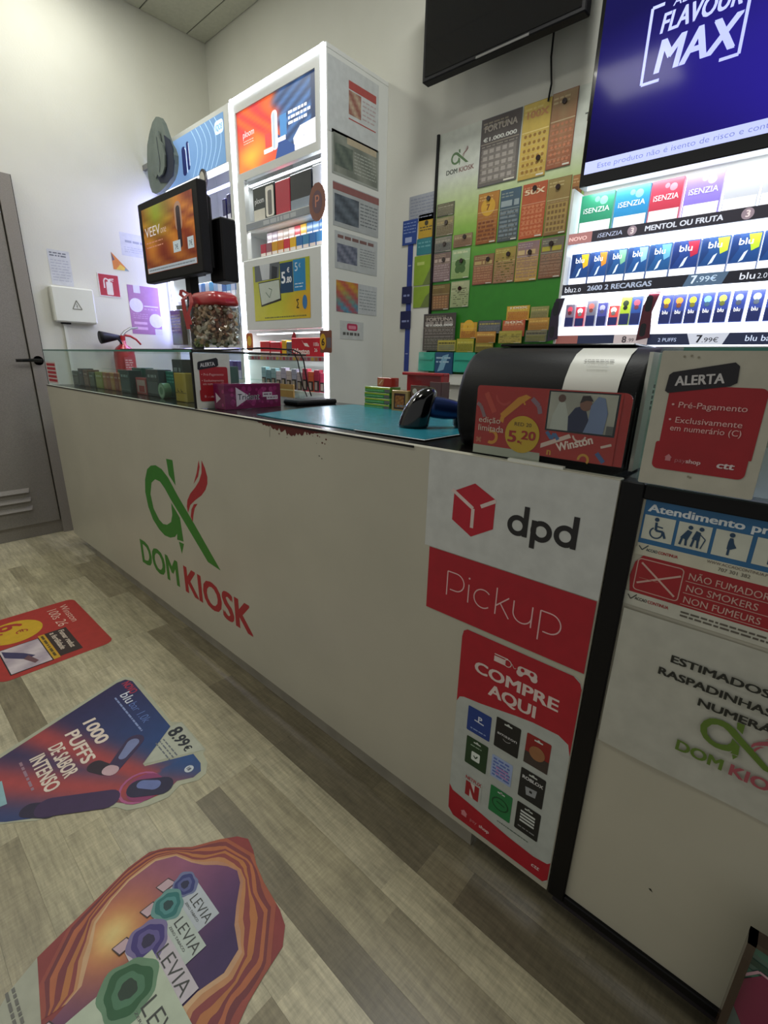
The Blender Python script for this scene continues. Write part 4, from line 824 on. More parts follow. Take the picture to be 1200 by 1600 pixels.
# ================================================================ PAPERS ON THE CABINET SIDE (facing +x; u = y)
SX = ((0, 1, 0), (0, 0, 1))
def sheet(name, y0, z0, y1, z1, col, label, fn, cat='paper'):
    b = B('print').frame((AX1 + .0012, y0, z0), *SX); w, h = y1 - y0, z1 - z0
    b.prism(b.rpts(0, 0, w, h, .002, 2), .001, col); fn(b, w, h)
    return tag(b.build(name, loc=(AX1, (y0 + y1) / 2, (z0 + z1) / 2)), label, cat)
def f1(b, w, h): b.rect(.131, .205, .322, .238, 'A84C48', 1); b.grad(.131, .105, .215, .200, lambda a, c: mix('B8A890', '8A5048', .5 + .5 * math.sin(a * 7 + c * 8)), 6, 6, 2); b.scribble(.225, .105, .32, .195, 5, 'B0A0A0', 1, 3, .35); b.rect(.131, .085, .322, .090, 'A84C48', 1)
sheet('notice_sheet', .975, 2.20, 1.315, 2.49, 'C0C4C4', 'white sheet with red strip and small food photo, topmost on the cabinet side', f1)
def f2(b, w, h): b.grad(.01, .01, w - .01, h - .01, lambda a, c: mix('6A7068', '8A8E84', .5 + .5 * math.sin(a * 11 + c * 6)), 10, 8, 1); b.rect(.10, h - .035, w - .02, h - .008, 'B0A48C', 2); b.scribble(.15, .03, w - .02, h - .05, 7, 'A8ACA4', 2, 3, .3); b.grad(.02, .04, .14, h - .05, lambda a, c: mix('4A5450', '6A7468', .5 + .5 * math.sin(a * 9 + c * 7)), 6, 6, 3)
sheet('notice_sheet', .995, 2.035, 1.325, 2.215, '9A9E98', 'grey-green printed sheet below the topmost white sheet', f2)
def f3(b, w, h): b.rect(.0, h - .035, w, h - .004, '8A5A58', 1); b.grad(.01, .02, .18, h - .05, lambda a, c: mix('3A424C', '6A7480', .5 + .5 * math.sin(a * 8 + c * 10)), 8, 6, 1); b.scribble(.19, .03, w - .01, h - .05, 7, '70767A', 1, 5, .35)
sheet('notice_sheet', 1.0, 1.815, 1.33, 2.005, 'A8ACAE', 'grey sheet with maroon header and dark photo on the cabinet side', f3)
def f4(b, w, h): b.scribble(.02, h - .035, w - .02, h - .01, 1, '7A5A58', 1, 5, .6); b.grad(.015, .03, .16, h - .055, lambda a, c: mix('4A5064', '8A8EA0', .5 + .5 * math.sin(a * 12 + c * 9)), 8, 6, 1); b.scribble(.18, .03, w - .02, h - .05, 7, '888C90', 1, 6, .35)
sheet('notice_sheet', 1.01, 1.625, 1.325, 1.795, 'B4B8BA', 'pale sheet with small crowd photo, fourth from the top of the cabinet side', f4)
def f5(b, w, h): b.grad(.0, .0, .16, h, lambda a, c: mix(mix('3A98B8', 'C8A030', max(0, min(1, c * 1.6 - .3))), 'B04850', .5 + .5 * math.sin(a * 9 + c * 12)), 8, 8, 1); b.scribble(.17, .02, w - .01, h - .02, 7, '90989C', 1, 7, .3)
sheet('notice_sheet', 1.018, 1.42, 1.328, 1.57, 'BCC0C4', 'white sheet with teal, yellow and red picture on the cabinet side', f5)
def f6(b, w, h): b.rrect(.05, h * .5, .13, h - .012, .012, 'B83058', 1); b.rrect(.062, h * .58, .118, h - .022, .006, 'D8889C', 2); b.scribble(.02, .018, w - .03, h * .42, 1, '5A5A5A', 1, 4, .7)
sheet('notice_sheet', 1.045, 1.285, 1.222, 1.378, 'C0C4C4', 'small white card with pink block, lowest on the cabinet side', f6)

# ================================================================ LEFT WALL THINGS (facing +x; u = y)
def wall_art(y0, z0, m='print'): return B(m).frame((XL + .001, y0, z0), *SX)
b = B('plastic_white'); b.box(XL, .185, 1.365, XL + .055, .425, 1.575, bev=.008); eb = b.build('electrical_box', loc=(XL, .3, 1.365)); tag(eb, 'white plastic electrical box with warning triangle on the side wall', 'box')
b = B('print').frame((XL + .0562, .317, 1.465), *SX); b.line([(-.026, -.018), (.026, -.018), (0, .034), (-.026, -.018)], .005, '7A7A6C', 1); b.line([(-.004, .015), (.004, 0), (-.003, 0), (.002, -.012)], .003, '7A7A6C', 1); b.build('warning_triangle', eb)
b = B('black_matte'); b.box(XL, .225, 1.355, XL + .03, .275, 1.366); b.build('cable_gland', eb)
b = B('plastic_white'); b.box(XL, .235, .95, XL + .015, .252, 1.355); tag(b.build('cable_conduit', loc=(XL, .243, .95)), 'thin white cable conduit running down from the electrical box', 'conduit')
b = B('print'); b.frame((XL + .0015, .215, 1.585), *SX).prism(b.rpts(0, 0, .12, .20, .001, 2), .001, 'C6C8CC'); b.scribble(.01, .16, .10, .19, 2, '6A6E78', 1, 3, .5); b.scribble(.01, .02, .11, .15, 8, 'A8ACB8', 1, 4, .3)
tag(b.build('wall_notice', loc=(XL, .275, 1.585)), 'white typed notice directly above the electrical box', 'paper')
b = B('print'); b.frame((XL + .003, .480, 1.548), *SX).prism(b.rpts(0, 0, .134, .142, .001, 2), .0025, 'D8CFCF'); b.rect(.006, .006, .128, .136, 'A81E32', 1)
b.rrect(.048, .012, .088, .092, .006, 'E0D8D4', 2); b.rect(.06, .092, .076, .108, 'E0D8D4', 2); b.line([(.062, .106), (.045, .112), (.036, .098), (.036, .052)], .008, 'E0D8D4', 2); b.line([(.068, .108), (.098, .112)], .006, 'E0D8D4', 2); b.line([(.068, .102), (.096, .100)], .004, 'E0D8D4', 2)
tag(b.build('extinguisher_sign', loc=(XL, .55, 1.548)), 'small red fire-extinguisher sign on the side wall', 'sign')
b = wall_art(.585, 1.724); b.poly([(0, .105), (.004, 0), (.105, 0)], 'C8782C', 1); b.poly([(.02, .0), (.105, 0), (.05, .035)], 'D0B040', 2); b.poly([(0, .105), (.018, .06), (.004, .05)], '5A4A5A', 2); b.poly([(.075, 0), (.105, 0), (.08, .02)], '7A98A0', 3)
tag(b.build('triangle_sticker', loc=(XL, .63, 1.724)), 'small orange and yellow triangular sticker above the red extinguisher sign', 'sticker')
b = wall_art(.66, 1.322); b.rect(0, 0, .212, .318, '9A6A98', 1); b.disc(.048, .19, .046, 'D4D0E4', 2); b.disc(.175, .095, .048, 'D4D0E4', 2); b.rect(.04, .27, .085, .318, 'CFCBE0', 2); b.rect(.10, .185, .20, .192, 'CFCBE0', 2); b.rect(.02, .03, .11, .048, 'CFA8CC', 2); b.rect(.02, .065, .11, .082, 'CFA8CC', 2); b.rect(.16, 0, .212, .04, 'D4D0E4', 2); b.scribble(.02, .10, .12, .14, 3, 'B890B8', 2, 3, .4); b.scribble(.10, .16, .20, .178, 1, 'B890B8', 2, 4)
tag(b.build('info_poster', loc=(XL, .76, 1.322)), 'mauve printed poster with pale circles beside the fire-extinguisher sign', 'poster')
b = wall_art(.655, 1.82); b.rect(0, 0, .20, .14, 'C4C6CC', 0); b.text('MISTURA', .03, .085, .018, '9A9CA8', 1, 1, fit=.12) if False else b.scribble(.03, .08, .15, .10, 1, '9498A4', 1, 2, .7); b.scribble(.02, .02, .17, .06, 3, 'A8ACB8', 1, 3, .3)
tag(b.build('wall_notice', loc=(XL, .75, 1.82)), 'pale wall notice with faint lettering beside the pole-mounted screen', 'paper')
# fire extinguisher on the wall
fe = thing('fire_extinguisher', (XL + .10, .55, .75), 'red fire extinguisher with black horn seen through the glass case', 'fire extinguisher')
ex, ey = XL + .10, .548
b = B('red'); b.lathe((ex, ey, .75), [(.055, 0), (.066, .012), (.066, .42), (.062, .45), (.045, .475), (.022, .492), (.018, .52)], n=24); b.build('cylinder', fe, smooth=True)
b = B('print').frame((ex + .068, ey, 1.10), *SX); b.rect(-.03, -.02, .03, .06, 'B8404A', 1); b.scribble(-.025, -.012, .025, .05, 4, 'E0B8B8', 2, 3, .4); b.build('label', fe)
b = B('red'); b.tube([(ex, ey, 1.262), (ex, ey + .002, 1.30)], .018, n=10); b.tube([(ex, ey, 1.30), (ex, ey + .02, 1.325), (ex, ey + .06, 1.35), (ex, ey + .11, 1.357)], [.012, .010, .008, .006], m='metal', n=8); b.tube([(ex, ey + .01, 1.305), (ex, ey + .055, 1.30), (ex, ey + .09, 1.28), (ex, ey + .118, 1.248)], [.008, .008, .007, .006], n=8); b.build('valve_handle', fe)
b = B('black_matte'); b.tube([(ex + .02, ey - .145, 1.281), (ex + .02, ey - .13, 1.282), (ex + .01, ey - .04, 1.288), (ex, ey - .02, 1.292)], [.040, .038, .018, .012], n=16); b.build('horn', fe, smooth=True)
b = B('black_matte'); b.tube([(ex, ey - .02, 1.285), (ex + .03, ey - .02, 1.25), (ex + .05, ey - .05, 1.28)], .006, n=8); b.build('hose', fe)
# ================================================================ BACK WALL: SCREENS
b = B('black_matte'); b.box(-1.405, 1.20, 2.35, -.69, 1.245, 2.80, bev=.004); b.box(-1.25, 1.245, 2.42, -.85, 1.30, 2.72, bev=.01)
tv = b.build('television', loc=(-1.05, 1.3, 2.37)); tag(tv, 'black switched-off television high on the back wall above the ticket board', 'television')
b = B('black_gloss'); b.box(-1.39, 1.198, 2.366, -.705, 1.20, 2.79); b.build('screen', tv)
b = B('black_matte'); b.box(-1.1, 1.30, 2.5, -1.0, YB, 2.64); b.build('bracket', tv)
b = B('metal'); b.box(-1.13, 1.199, 2.352, -.90, 1.202, 2.360); b.build('trim_strip', tv)
b = B('black_matte'); b.tube([(-.885, 1.37, 2.45), (-.888, 1.375, 2.35), (-.876, 1.378, 2.26), (-.878, 1.37, 2.20)], .004, n=6); tag(b.build('cable', loc=(-.88, 1.38, 2.35)), 'thin black cable hanging from the television down to the ticket board', 'cable')
ds = thing('advertising_screen', (-.1, 1.3, 1.83), 'large lit blue advertising screen with white lettering above the backlit pack shelves', 'screen')
b = B('black_gloss'); b.box(-.660, 1.262, 1.828, .46, 1.32, 2.62, bev=.003); b.build('frame', ds)
b = B('screen').frame((-.645, 1.2612, 1.868)); w, h = 1.09, .735
b.grad(0, 0, w, h, lambda a, c: mix(mix('12103E', '3A2CC8', max(0, min(1, a * 1.4 - .05 + .25 * math.sin(c * 5 + a * 4)))), '0C0A22', max(0, .9 - c * 2.2) * (1 - a)), 26, 18, 0)
b.rect(0, .0, w, .040, 'B4BCEC', 1); b.text('Este produto não é isento de risco e contém nicotina, uma substância que causa', .045, .013, .0165, '6A74B0', 0, 2, fit=.98)
W_ = 'A9B0EE'
b.text('ABOUT', .222, .424, .024, W_, 1, 2, fit=.12, sh=.12)
b.text('FLAVOUR', .192, .362, .050, W_, 2, 2, fit=.225, sh=.12); b.text('MAX', .190, .255, .085, W_, 2, 2, fit=.228, sh=.12)
b.line([(.215, .232), (.160, .232), (.160, .440), (.196, .440)], .009, W_, 2); b.line([(.375, .440), (.436, .440), (.436, .232), (.385, .232)], .009, W_, 2)
b.build('screen', ds)
b = B('black_matte'); b.box(-.4, 1.32, 2.1, .2, YB, 2.4); b.build('wall_mount', ds)

# ================================================================ BACKLIT SHELVES under the screen
sx0, sx1 = -.675, .46
sd = thing('backlit_shelf_display', ((sx0 + sx1) / 2, 1.32, 1.0), 'white backlit shelf display with three rows of packs under the blue screen', 'display')
b = B('led_soft'); b.box(sx0 + .01, 1.36, 1.2, sx1, 1.37, 1.82); b.build('back_light', sd)
b = B('cabinet_white'); b.box(sx0, 1.24, 1.0, sx0 + .01, 1.38, 1.822); b.build('side_panel', sd)
for z in (1.645, 1.472, 1.275): b = B('led_soft'); b.box(sx0 + .01, 1.25, z - .004, sx1, 1.36, z + .012, m='cabinet_white'); b.build('shelf', sd)
b = B('cabinet_white'); b.box(sx0 + .01, 1.25, 1.0, sx1, 1.36, 1.25); b.build('base', sd)
for z in (1.822, 1.628, 1.445):
    area('shelf_lamp', (-.12, 1.235, z - .01), (math.radians(35), 0, 0), 1.0, .02, 1.3, (.93, .95, 1))
# rails
def rail(z0, z1, fn):
    b = B('lit').frame((sx0, 1.244, z0)); b.box(sx0, 1.244, z0, sx1, 1.25, z1, '16161C', 'black'); o = b.build('price_rail', sd); b = B('lit').frame((sx0, 1.2438, z0)); fn(b, z1 - z0); b.build('print', o)
def r1(b, h):
    b.rect(0, 0, .10, h, '9A6A68', 1); b.text('NOVO', .012, h * .3, .013, 'D8B0AC', 2, 3, fit=.07); b.rect(.10, 0, 1.135, h, '2A2830', 1)
    b.text('iSENZIA', .12, h * .30, .014, 'A8B0C8', 1, 3, fit=.09, sh=.15); b.disc(.243, h * .5, .016, '8A7A84', 2); b.text('3', .237, h * .25, .018, 'D8C8C8', 2, 3)
    b.text('MENTOL OU FRUTA', .285, h * .28, .016, 'C8CCD8', 2, 3, fit=.235); b.disc(.585, h * .5, .017, '8A7A84', 2); b.text('3', .579, h * .25, .019, 'D8C8C8', 2, 3); b.rect(.665, 0, .78, h, '9A6A58', 2); b.text('NOVO', .68, h * .3, .013, 'D8B0AC', 2, 3, fit=.07)
rail(1.630, 1.667, r1)
def r2(b, h):
    b.rect(0, 0, 1.135, h, '1E1E26', 1); b.text('blu', .02, h * .24, .020, 'D8DCE8', 1, 3, fit=.035); b.text('2.0', .056, h * .24, .014, 'D8DCE8', 0, 3, fit=.03)
    b.text('2600 2 RECARGAS', .11, h * .28, .017, '9AA4B8', 2, 3, fit=.23); b.poly([(.44, 0), (.455, h), (.57, h), (.555, 0)], '4A6078', 2); b.text('7', .462, h * .22, .024, 'D0DCE8', 2, 3); b.text('.99€', .48, h * .3, .017, 'B8CCE0', 1, 3, fit=.06)
    b.text('blu', .60, h * .24, .020, 'D8DCE8', 1, 3, fit=.045); b.text('2.0', .648, h * .24, .015, 'D8DCE8', 0, 3)
rail(1.447, 1.485, r2)
def r3(b, h):
    b.rect(0, 0, 1.135, h, '20263C', 1); b.rect(0, 0, .10, h, '7A4A44', 2); b.rect(.24, 0, .36, h, 'A89C9C', 2); b.text('8', .27, h * .25, .022, '3A3438', 2, 3); b.text('.99', .29, h * .3, .013, '3A3438', 1, 3)
    b.text('2 PUFFS', .395, h * .3, .012, 'A8B4D0', 1, 3, fit=.06); b.poly([(.50, 0), (.485, h), (.61, h), (.595, 0)], 'B8BCC8', 2); b.text('7', .515, h * .2, .024, '16161C', 2, 3); b.text('.99€', .533, h * .22, .015, '16161C', 1, 3, fit=.05)
    b.text('blu bar', .655, h * .3, .018, 'C8D4EC', 1, 3, fit=.08)
rail(1.255, 1.293, r3)
g = 'large packs on the top backlit shelf'
for k, (x0, x1, c, lb, t) in enumerate(((-.644, -.520, '2F8C6A', 'green', 'FFFFFF'), (-.516, -.398, '2A84B8', 'sea-blue', 'FFFFFF'), (-.396, -.294, 'B8384C', 'crimson', 'FFFFFF'), (-.288, -.178, '8A78D0', 'lilac', 'FFFFFF'))):
    pack('vape_pack', x0, 1.27, 1.667, x1 - x0 - .002, .03, .132, c, '%s pack with pale price foot on the top backlit shelf' % lb, 'vape pack', g, style=4, txt='iSENZIA', th=.52, m='glow_pack', tcol='E8ECF0')
for k in range(6):
    pack('vape_pack', -.172 + k * .10, 1.27, 1.667, .094, .03, .128, 'C4C8D0', 'silver-white pack, %s after the lilac pack on the top shelf' % ('first', 'second', 'third', 'fourth', 'fifth', 'sixth')[k], 'vape pack', g, style=4, m='glow_pack')
g = 'blue packs on the middle backlit shelf'
xs = [-.653, -.579, -.510, -.441, -.368, -.292, -.206, -.120, -.036, .05, .13, .21, .29, .37]
for k in range(13):
    c = ('2A64A8', '2C6AB0', '2A70A8', '2870B0', '2A78B4', '2C54A0', '2A68A8', '2864A8')[k % 8]; tc = ('E8A020', 'B87828', '6AA080', '7AA8C0', '5A98B8', '9A2038', 'A8C030', '9CC028')[k % 8]
    nm = ('orange', 'brown', 'green-grey', 'pale blue', 'steel blue', 'dark red', 'lime', 'yellow-green')[k % 8]
    c = '%02X%02X%02X' % tuple(int(q * 255) for q in mix(c, '081038', .42))
    pack('vape_pack', xs[k], 1.27, 1.485, xs[k + 1] - xs[k] - .004, .03, .113, c, 'blue pack with %s corner, %s from the board end of the middle shelf' % (nm, 'first second third fourth fifth sixth seventh eighth ninth tenth eleventh twelfth thirteenth'.split()[k]), 'vape pack', g, style=1, txt='blu', th=.70, tick=tc, m='glow_pack', tw=1)
    o = COL.objects[-1]
    bb = B('lit').frame((xs[k], 1.268, 1.485)); bb.rect(.001, .0, xs[k + 1] - xs[k] - .005, .026, 'E4E6F0', 3)
    me = bb.build('price_ticket', sd)
g = 'slim packs on the lowest backlit shelf'
lowL = [(-.650, '6A6070', 'C8485C', .085), (-.608, 'A82838', 'E8E0E0', .075), (-.565, '5A5A68', 'C05048', .095), (-.522, '3A3C78', '8A8AC8', .085), (-.478, 'B8403C', 'E0D8D0', .072), (-.437, '8AA028', '1E2A18', .10), (-.398, '24407A', 'C84858', .10)]
for k, (x, c, tc, h) in enumerate(lowL):
    pack('vape_pack', x, 1.27, 1.293 + .035, .036, .02, h, c, 'slim pack on the lowest shelf, %s from the ticket board' % ('first second third fourth fifth sixth seventh'.split()[k]), 'vape pack', g, style=2, tick=tc, m='glow_pack')
lowR = [(-.298, 'E8A030'), (-.258, 'E07830'), (-.216, 'D8D030'), (-.172, '6AA8D8'), (-.128, 'B8C848'), (-.082, '8A98B0'), (-.034, 'A8C0D8'), (.012, '6A7A98'), (.056, '3A90C8'), (.10, 'C84858'), (.145, 'D8A838'), (.19, '5AA8A0'), (.235, 'A86AB8')]
for k, (x, tc) in enumerate(lowR):
    pack('vape_pack', x, 1.27, 1.293 + .035, .037, .02, .098, '2A3A7C', 'slim navy pack with fruit top on the lowest shelf, %s past the dark divider' % ('first second third fourth fifth sixth seventh eighth ninth tenth eleventh twelfth thirteenth'.split()[k]), 'vape pack', g, style=2, txt='blu', th=.34, tick=tc, m='glow_pack')
b = B('lit').frame((-.655, 1.262, 1.293)); b.rect(0, 0, 1.1, .034, 'E4E6F0', 0); b.build('price_ticket', sd)
for x, nm in ((-.352, 'dark red divider card with vape pen between slim packs on the lowest shelf'), (-.70, 'dark navy divider card at the ticket-board end of the lowest shelf')):
    b = B('gloss').frame((x, 1.232, 1.27)); b.prism([(0, 0), (.045, .01), (.038, .10), (.055, .165), (.02, .165), (.005, .12)], .004, '2A1E34' if x < -.5 else '5A1E2C'); b.rrect(.012, .10, .034, .155, .01, '14141C', 1); b.rrect(.008, .015, .028, .06, .009, '14141C', 1)
    tag(b.build('divider_card', loc=(x + .02, 1.232, 1.27)), nm, 'card')

# ================================================================ TICKET BOARD
tb = thing('ticket_board', (-1.06, YB, 1.2), 'green and white magnetic board carrying the shop logo and rows of scratch cards', 'board')
b = B('print').frame((-1.425, 1.382, 1.12)); w, h = .74, 1.10
b.box(-1.425, 1.382, 1.12, -.685, YB - .001, 2.22, 'B8BCB0')
b.build('board_panel', tb); b = B('print').frame((-1.425, 1.3818, 1.12))
def bdc(a, c):
    t = max(0, min(1, (c - .42) / .45)); return mix(mix('2E801E', 'A4C458', min(1, t * 1.8)), 'D0D4C8', max(0, min(1, (t - .45) * 2.2)))
b.grad(0, 0, w, h, bdc, 4, 24, 0); kiosk_logo(b, .125, .922, .165, g='5A7A4E', rd='8A6A64', l=1, gt='4A5248')
b.text('Jogos', .66, 1.005, .035, '4A5248', 2, 1, fit=.10) if False else b.text('TE', .705, .975, .028, '4A5248', 2, 1)
b.build('print', tb)
b = B('black_matte'); b.box(-1.437, 1.372, 1.20, -1.425, YB - .001, 2.22); b.build('edge_strip', tb)
CY = 1.378
def card(x0, z0, x1, z1, style, cols_, label, txt=None, magnet=None, y=CY, txt2=None, grp='scratch cards on the green board', seed=1, name='scratch_card'):
    w, h = x1 - x0, z1 - z0; b = B('print').frame((x0, y, z0)); b.prism([(0, 0), (w, 0), (w, h), (0, h)], .0016, cols_[0]); cols_ = tuple(mix(q_, 'F4BC3C', .12) for q_ in cols_); c = cols_; r = random.Random(seed)
    b.grad(.002, .002, w - .002, h - .002, lambda a, q_: mix(c[0], c[1], max(0, min(1, q_ + .15 * math.sin(a * 9 + seed)))), 4, 6, 1)
    if style == 'grid':
        n, m_ = 5, 5; gh = h * .50
        b.rect(w * .06, h * .06, w * .94, h * .06 + gh, c[2], 2)
        for i in range(n):
            for j in range(m_): u = w * (.10 + .82 * i / n); v = h * .08 + gh * j / m_; b.rect(u, v, u + w * .11, v + gh * .12, c[3], 3)
    if style == 'dots':
        for i in range(5):
            for j in range(6): b.disc(w * (.16 + .17 * i), h * (.10 + .095 * j), w * .055, c[2], 3, n=8)
    if style == 'maze':
        for i in range(9):
            for j in range(9):
                if r.random() < .55: u, v = w * (.06 + .1 * i), h * (.06 + .08 * j); b.rect(u, v, u + w * (.10 if r.random() < .5 else .03), v + h * .025, c[2], 3)
    if style == 'coin': b.disc(w * .5, h * .72, w * .34, c[2], 2); b.text('7', w * .42, h * .66, h * .11, c[3], 2, 3); b.scribble(w * .08, h * .06, w * .92, h * .46, 5, c[3], 3, seed, .55)
    if style == 'clover':
        for a in (45, 135, 225, 315): b.disc(w * .5 + w * .17 * math.cos(math.radians(a)), h * .42 + w * .17 * math.sin(math.radians(a)), w * .17, c[2], 3, n=10)
        b.scribble(w * .1, h * .82, w * .9, h * .94, 1, c[3], 3, seed)
    if style == 'rows': b.scribble(w * .06, h * .08, w * .94, h * .60, 6, c[2], 3, seed, .5); b.scribble(w * .06, h * .66, w * .94, h * .80, 1, c[3], 3, seed + 1, .8)
    b.scribble(w * .05, h * .03, w * .95, h * .62, 9, mix(c[0], 'F0E8D0', .22), 1.5, seed + 50, .3); b.scribble(w * .06, h * .84, w * .7, h * .95, 2, mix(c[1], 'FFF0C0', .35), 2, seed + 60, .45)
    b.rect(w * .02, h * .62, w * .98, h * .635, mix(c[1], 'FFF4D0', .4), 2)
    if txt: b.text(txt, w * .5, h * .80, h * .09 if h > .15 else h * .14, c[-1], 2, 5, fit=w * .82, al='c')
    if txt2: b.text(txt2, w * .5, h * .66, h * .055 if h > .15 else h * .10, 'E0E0D8', 2, 5, fit=w * .84, al='c')
    b.rect(w * .68, h * .015, w * .95, h * .04, 'D8D4C4', 4)
    o = b.build(name, loc=((x0 + x1) / 2, y, z0)); tag(o, label, 'scratch card' if name == 'scratch_card' else 'card', grp)
    if magnet: q = B('black_matte'); q.tube([(x0 + w * magnet[0], y, z0 + h * magnet[1]), (x0 + w * magnet[0], y - .006, z0 + h * magnet[1])], .010, '2A1814', 'gloss', 12); q.build('magnet', o)
    return o
card(-1.192, 1.955, -.996, 2.217, 'grid', ('5A5A64', '3A3848', '6A6A74', '9A98A0', 'A8A4A8'), 'dark grey scratch card showing a million prize, largest on the green board', 'FORTUNA', None, txt2='€1.000.000')
card(-.988, 1.943, -.864, 2.217, 'dots', ('B89A48', 'D8C060', '8A6428', '5A3A20', 'C88A60'), 'tall yellow scratch card beside the large dark grey one', '100X', (.72, .25), seed=2)
card(-.862, 1.958, -.757, 2.221, 'dots', ('8A4A38', '9A8468', 'B87058', 'C8A080', 'B09878'), 'tall maroon scratch card at the top beside the big screen', None, (.5, .86), seed=3)
card(-1.180, 1.717, -1.071, 1.927, 'coin', ('8A4820', 'B07830', 'D0A030', '6A3018'), 'orange scratch card with yellow coin, under the large dark grey one', None, (.5, .88), seed=4)
card(-1.064, 1.714, -.964, 1.921, 'rows', ('3A4858', '2A5078', '6A8098', '8AA0B4'), 'blue scratch card beside the orange coin one', None, None, seed=5)
card(-.956, 1.711, -.844, 1.922, 'dots', ('B85030', 'A84830', 'C87858', 'D8A888', 'E8D0B8'), 'orange-red scratch card in the second row', '50X', (.5, .90), seed=6)
card(-.840, 1.709, -.741, 1.920, 'grid', ('7A5A38', '8A7A4A', 'A08850', '6A5030', '9A8050'), 'olive and gold scratch card at the screen end of the second row', None, (.45, .84), seed=7)
card(-.736, 1.72, -.695, 1.915, 'rows', ('8A5A38', 'A06A40', 'B88858', '6A4028'), 'narrow brown scratch card tucked beside the backlit shelves', None, None, seed=17)
card(-1.418, 1.869, -1.315, 1.925, 'rows', ('4A4E48', '5A5E54', '8A8A80', '9A9A90'), 'small dark scratch card, topmost of the black-edge column', None, None, seed=8)
card(-1.420, 1.782, -1.314, 1.864, 'rows', ('7A7464', '8A8468', '5A5040', 'A89A78'), 'small beige scratch card second down the black-edge column', None, (.6, .7), seed=9)
card(-1.422, 1.710, -1.319, 1.778, 'rows', ('6A6E70', '7A7E80', '3A4860', '9A9A98'), 'small grey-blue scratch card third down the black-edge column', None, (.6, .5), seed=10)
card(-1.307, 1.720, -1.200, 1.775, 'rows', ('8A6A5A', '8A7A64', '6A4A40', 'B0A088'), 'small brown scratch card above the green clover one', None, (.6, .75), seed=11)
card(-1.4235, 1.574, -1.317, 1.707, 'rows', ('7A6478', '6A5A5E', '9A8A98', 'B8A8A8'), 'mauve scratch card left of the green clover one'.replace('left of', 'beside'), None, (.6, .75), seed=12)
card(-1.312, 1.578, -1.204, 1.711, 'clover', ('7AA060', '9ABFA0', '2A5A2C', 'C8D8B8'), 'pale green clover scratch card on the board', None, (.55, .60), seed=13)
card(-1.182, 1.542, -1.072, 1.671, 'rows', ('8A4A40', '7A6048', 'A87860', 'B8A070'), 'brown and red scratch card in the third row beside the clover one', None, (.72, .82), seed=14)
card(-1.068, 1.540, -.960, 1.688, 'maze', ('8A6050', '9A9040', '4A4A20', 'D0C060'), 'yellow maze-patterned scratch card in the third row', None, (.65, .80), seed=15)
card(-.956, 1.538, -.849, 1.699, 'rows', ('B89048', '7A6488', '9A7A68', 'C8B088'), 'peach and violet scratch card in the third row', None, (.6, .72), seed=16)
card(-.842, 1.541, -.740, 1.700, 'rows', ('7A4A3C', '5A6068', '8A6A60', 'A8A038'), 'grey and red scratch card at the screen end of the third row', None, (.45, .85), seed=18)
card(-1.423, 1.438, -1.311, 1.561, 'grid', ('4A3428', '6A5A30', '7A5038', 'A07858'), 'dark brown grid scratch card at the foot of the black-edge column', None, None, seed=19)
card(-1.306, 1.446, -1.196, 1.567, 'maze', ('8AA078', 'A8B498', '3A4A34', 'C0C8B0'), 'pale grey-green maze scratch card below the clover one', None, (.5, .72), seed=20)
# rack of tickets in clear pockets below the board
rk = thing('ticket_rack', (-1.1, 1.34, 1.12), 'clear acrylic ticket rack with teal pockets below the green board', 'rack')
b = B('acrylic'); b.box(-1.46, 1.345, 1.228, -.75, 1.348, 1.30); b.box(-1.46, 1.348, 1.229, -.75, 1.370, 1.231); b.build('ticket_ledge', rk)
b = B('acrylic'); b.box(-1.0, 1.335, 1.30, -.75, 1.338, 1.345); b.box(-1.0, 1.338, 1.297, -.75, 1.370, 1.30); b.build('ticket_ledge', rk)
for x0, x1, c in ((-1.475, -1.366, 'teal_plastic'), (-1.245, -1.116, 'teal_plastic'), (-1.10, -.98, 'teal_plastic')):
    b = B(c); b.box(x0, 1.35, 1.130, x1, 1.370, 1.228, bev=.003); b.box(x0 + .01, 1.346, 1.19, x1 - .01, 1.35, 1.20); b.build('pocket', rk)
b = B('gloss'); b.box(-1.362, 1.35, 1.120, -1.25, 1.370, 1.228, '1E4A74', bev=.003); b.frame((-1.362, 1.349, 1.12)).poly([(.02, .01), (.05, .09), (.09, .10), (.06, .02)], '7AA8C0', 1); b.scribble(.01, .05, .10, .09, 2, 'A0C0D0', 2, 2, .4); b.build('pocket', rk)
b = B('plastic_white'); b.box(-1.33, 1.36, 1.065, -1.15, 1.370, 1.1195, bev=.002); b.frame((-1.33, 1.3598, 1.065)).rect(.03, .01, .085, .045, '4A4450', 1); b.build('white_pocket', rk)
G2 = 'scratch tickets standing in the rack'
y2 = 1.362
card(-1.458, 1.235, -1.253, 1.420, 'rows', ('4A4A52', '2E2C38', '6A6A74', '8A8890', 'A8A4A8'), 'dark ticket showing a million prize in the rack below the board', 'FORTUNA', None, y=y2, txt2='€1.000.000', grp=G2, seed=21)
card(-1.352, 1.234, -1.238, 1.288, 'rows', ('B0A040', 'C8B848', '4A6A8A', '3A3A2A'), 'small yellow ticket in front of the dark million ticket', None, None, y=y2 - .008, grp=G2, seed=22)
card(-1.222, 1.296, -1.125, 1.370, 'coin', ('C88A28', 'C8A038', 'E0B030', '8A3A1C'), 'orange ticket with coin standing in the rack', None, None, y=y2, grp=G2, seed=23)
card(-1.119, 1.317, -.993, 1.376, 'rows', ('2A3048', '3A4868', '7A88A0', 'A8A060'), 'dark blue ticket in the rack behind the orange ones', None, None, y=y2, grp=G2, seed=24)
card(-1.122, 1.273, -1.014, 1.325, 'rows', ('B87830', 'C89040', '8A4A20', 'E0C070'), 'orange-brown ticket standing before the dark blue one', None, None, y=y2 - .006, grp=G2, seed=25)
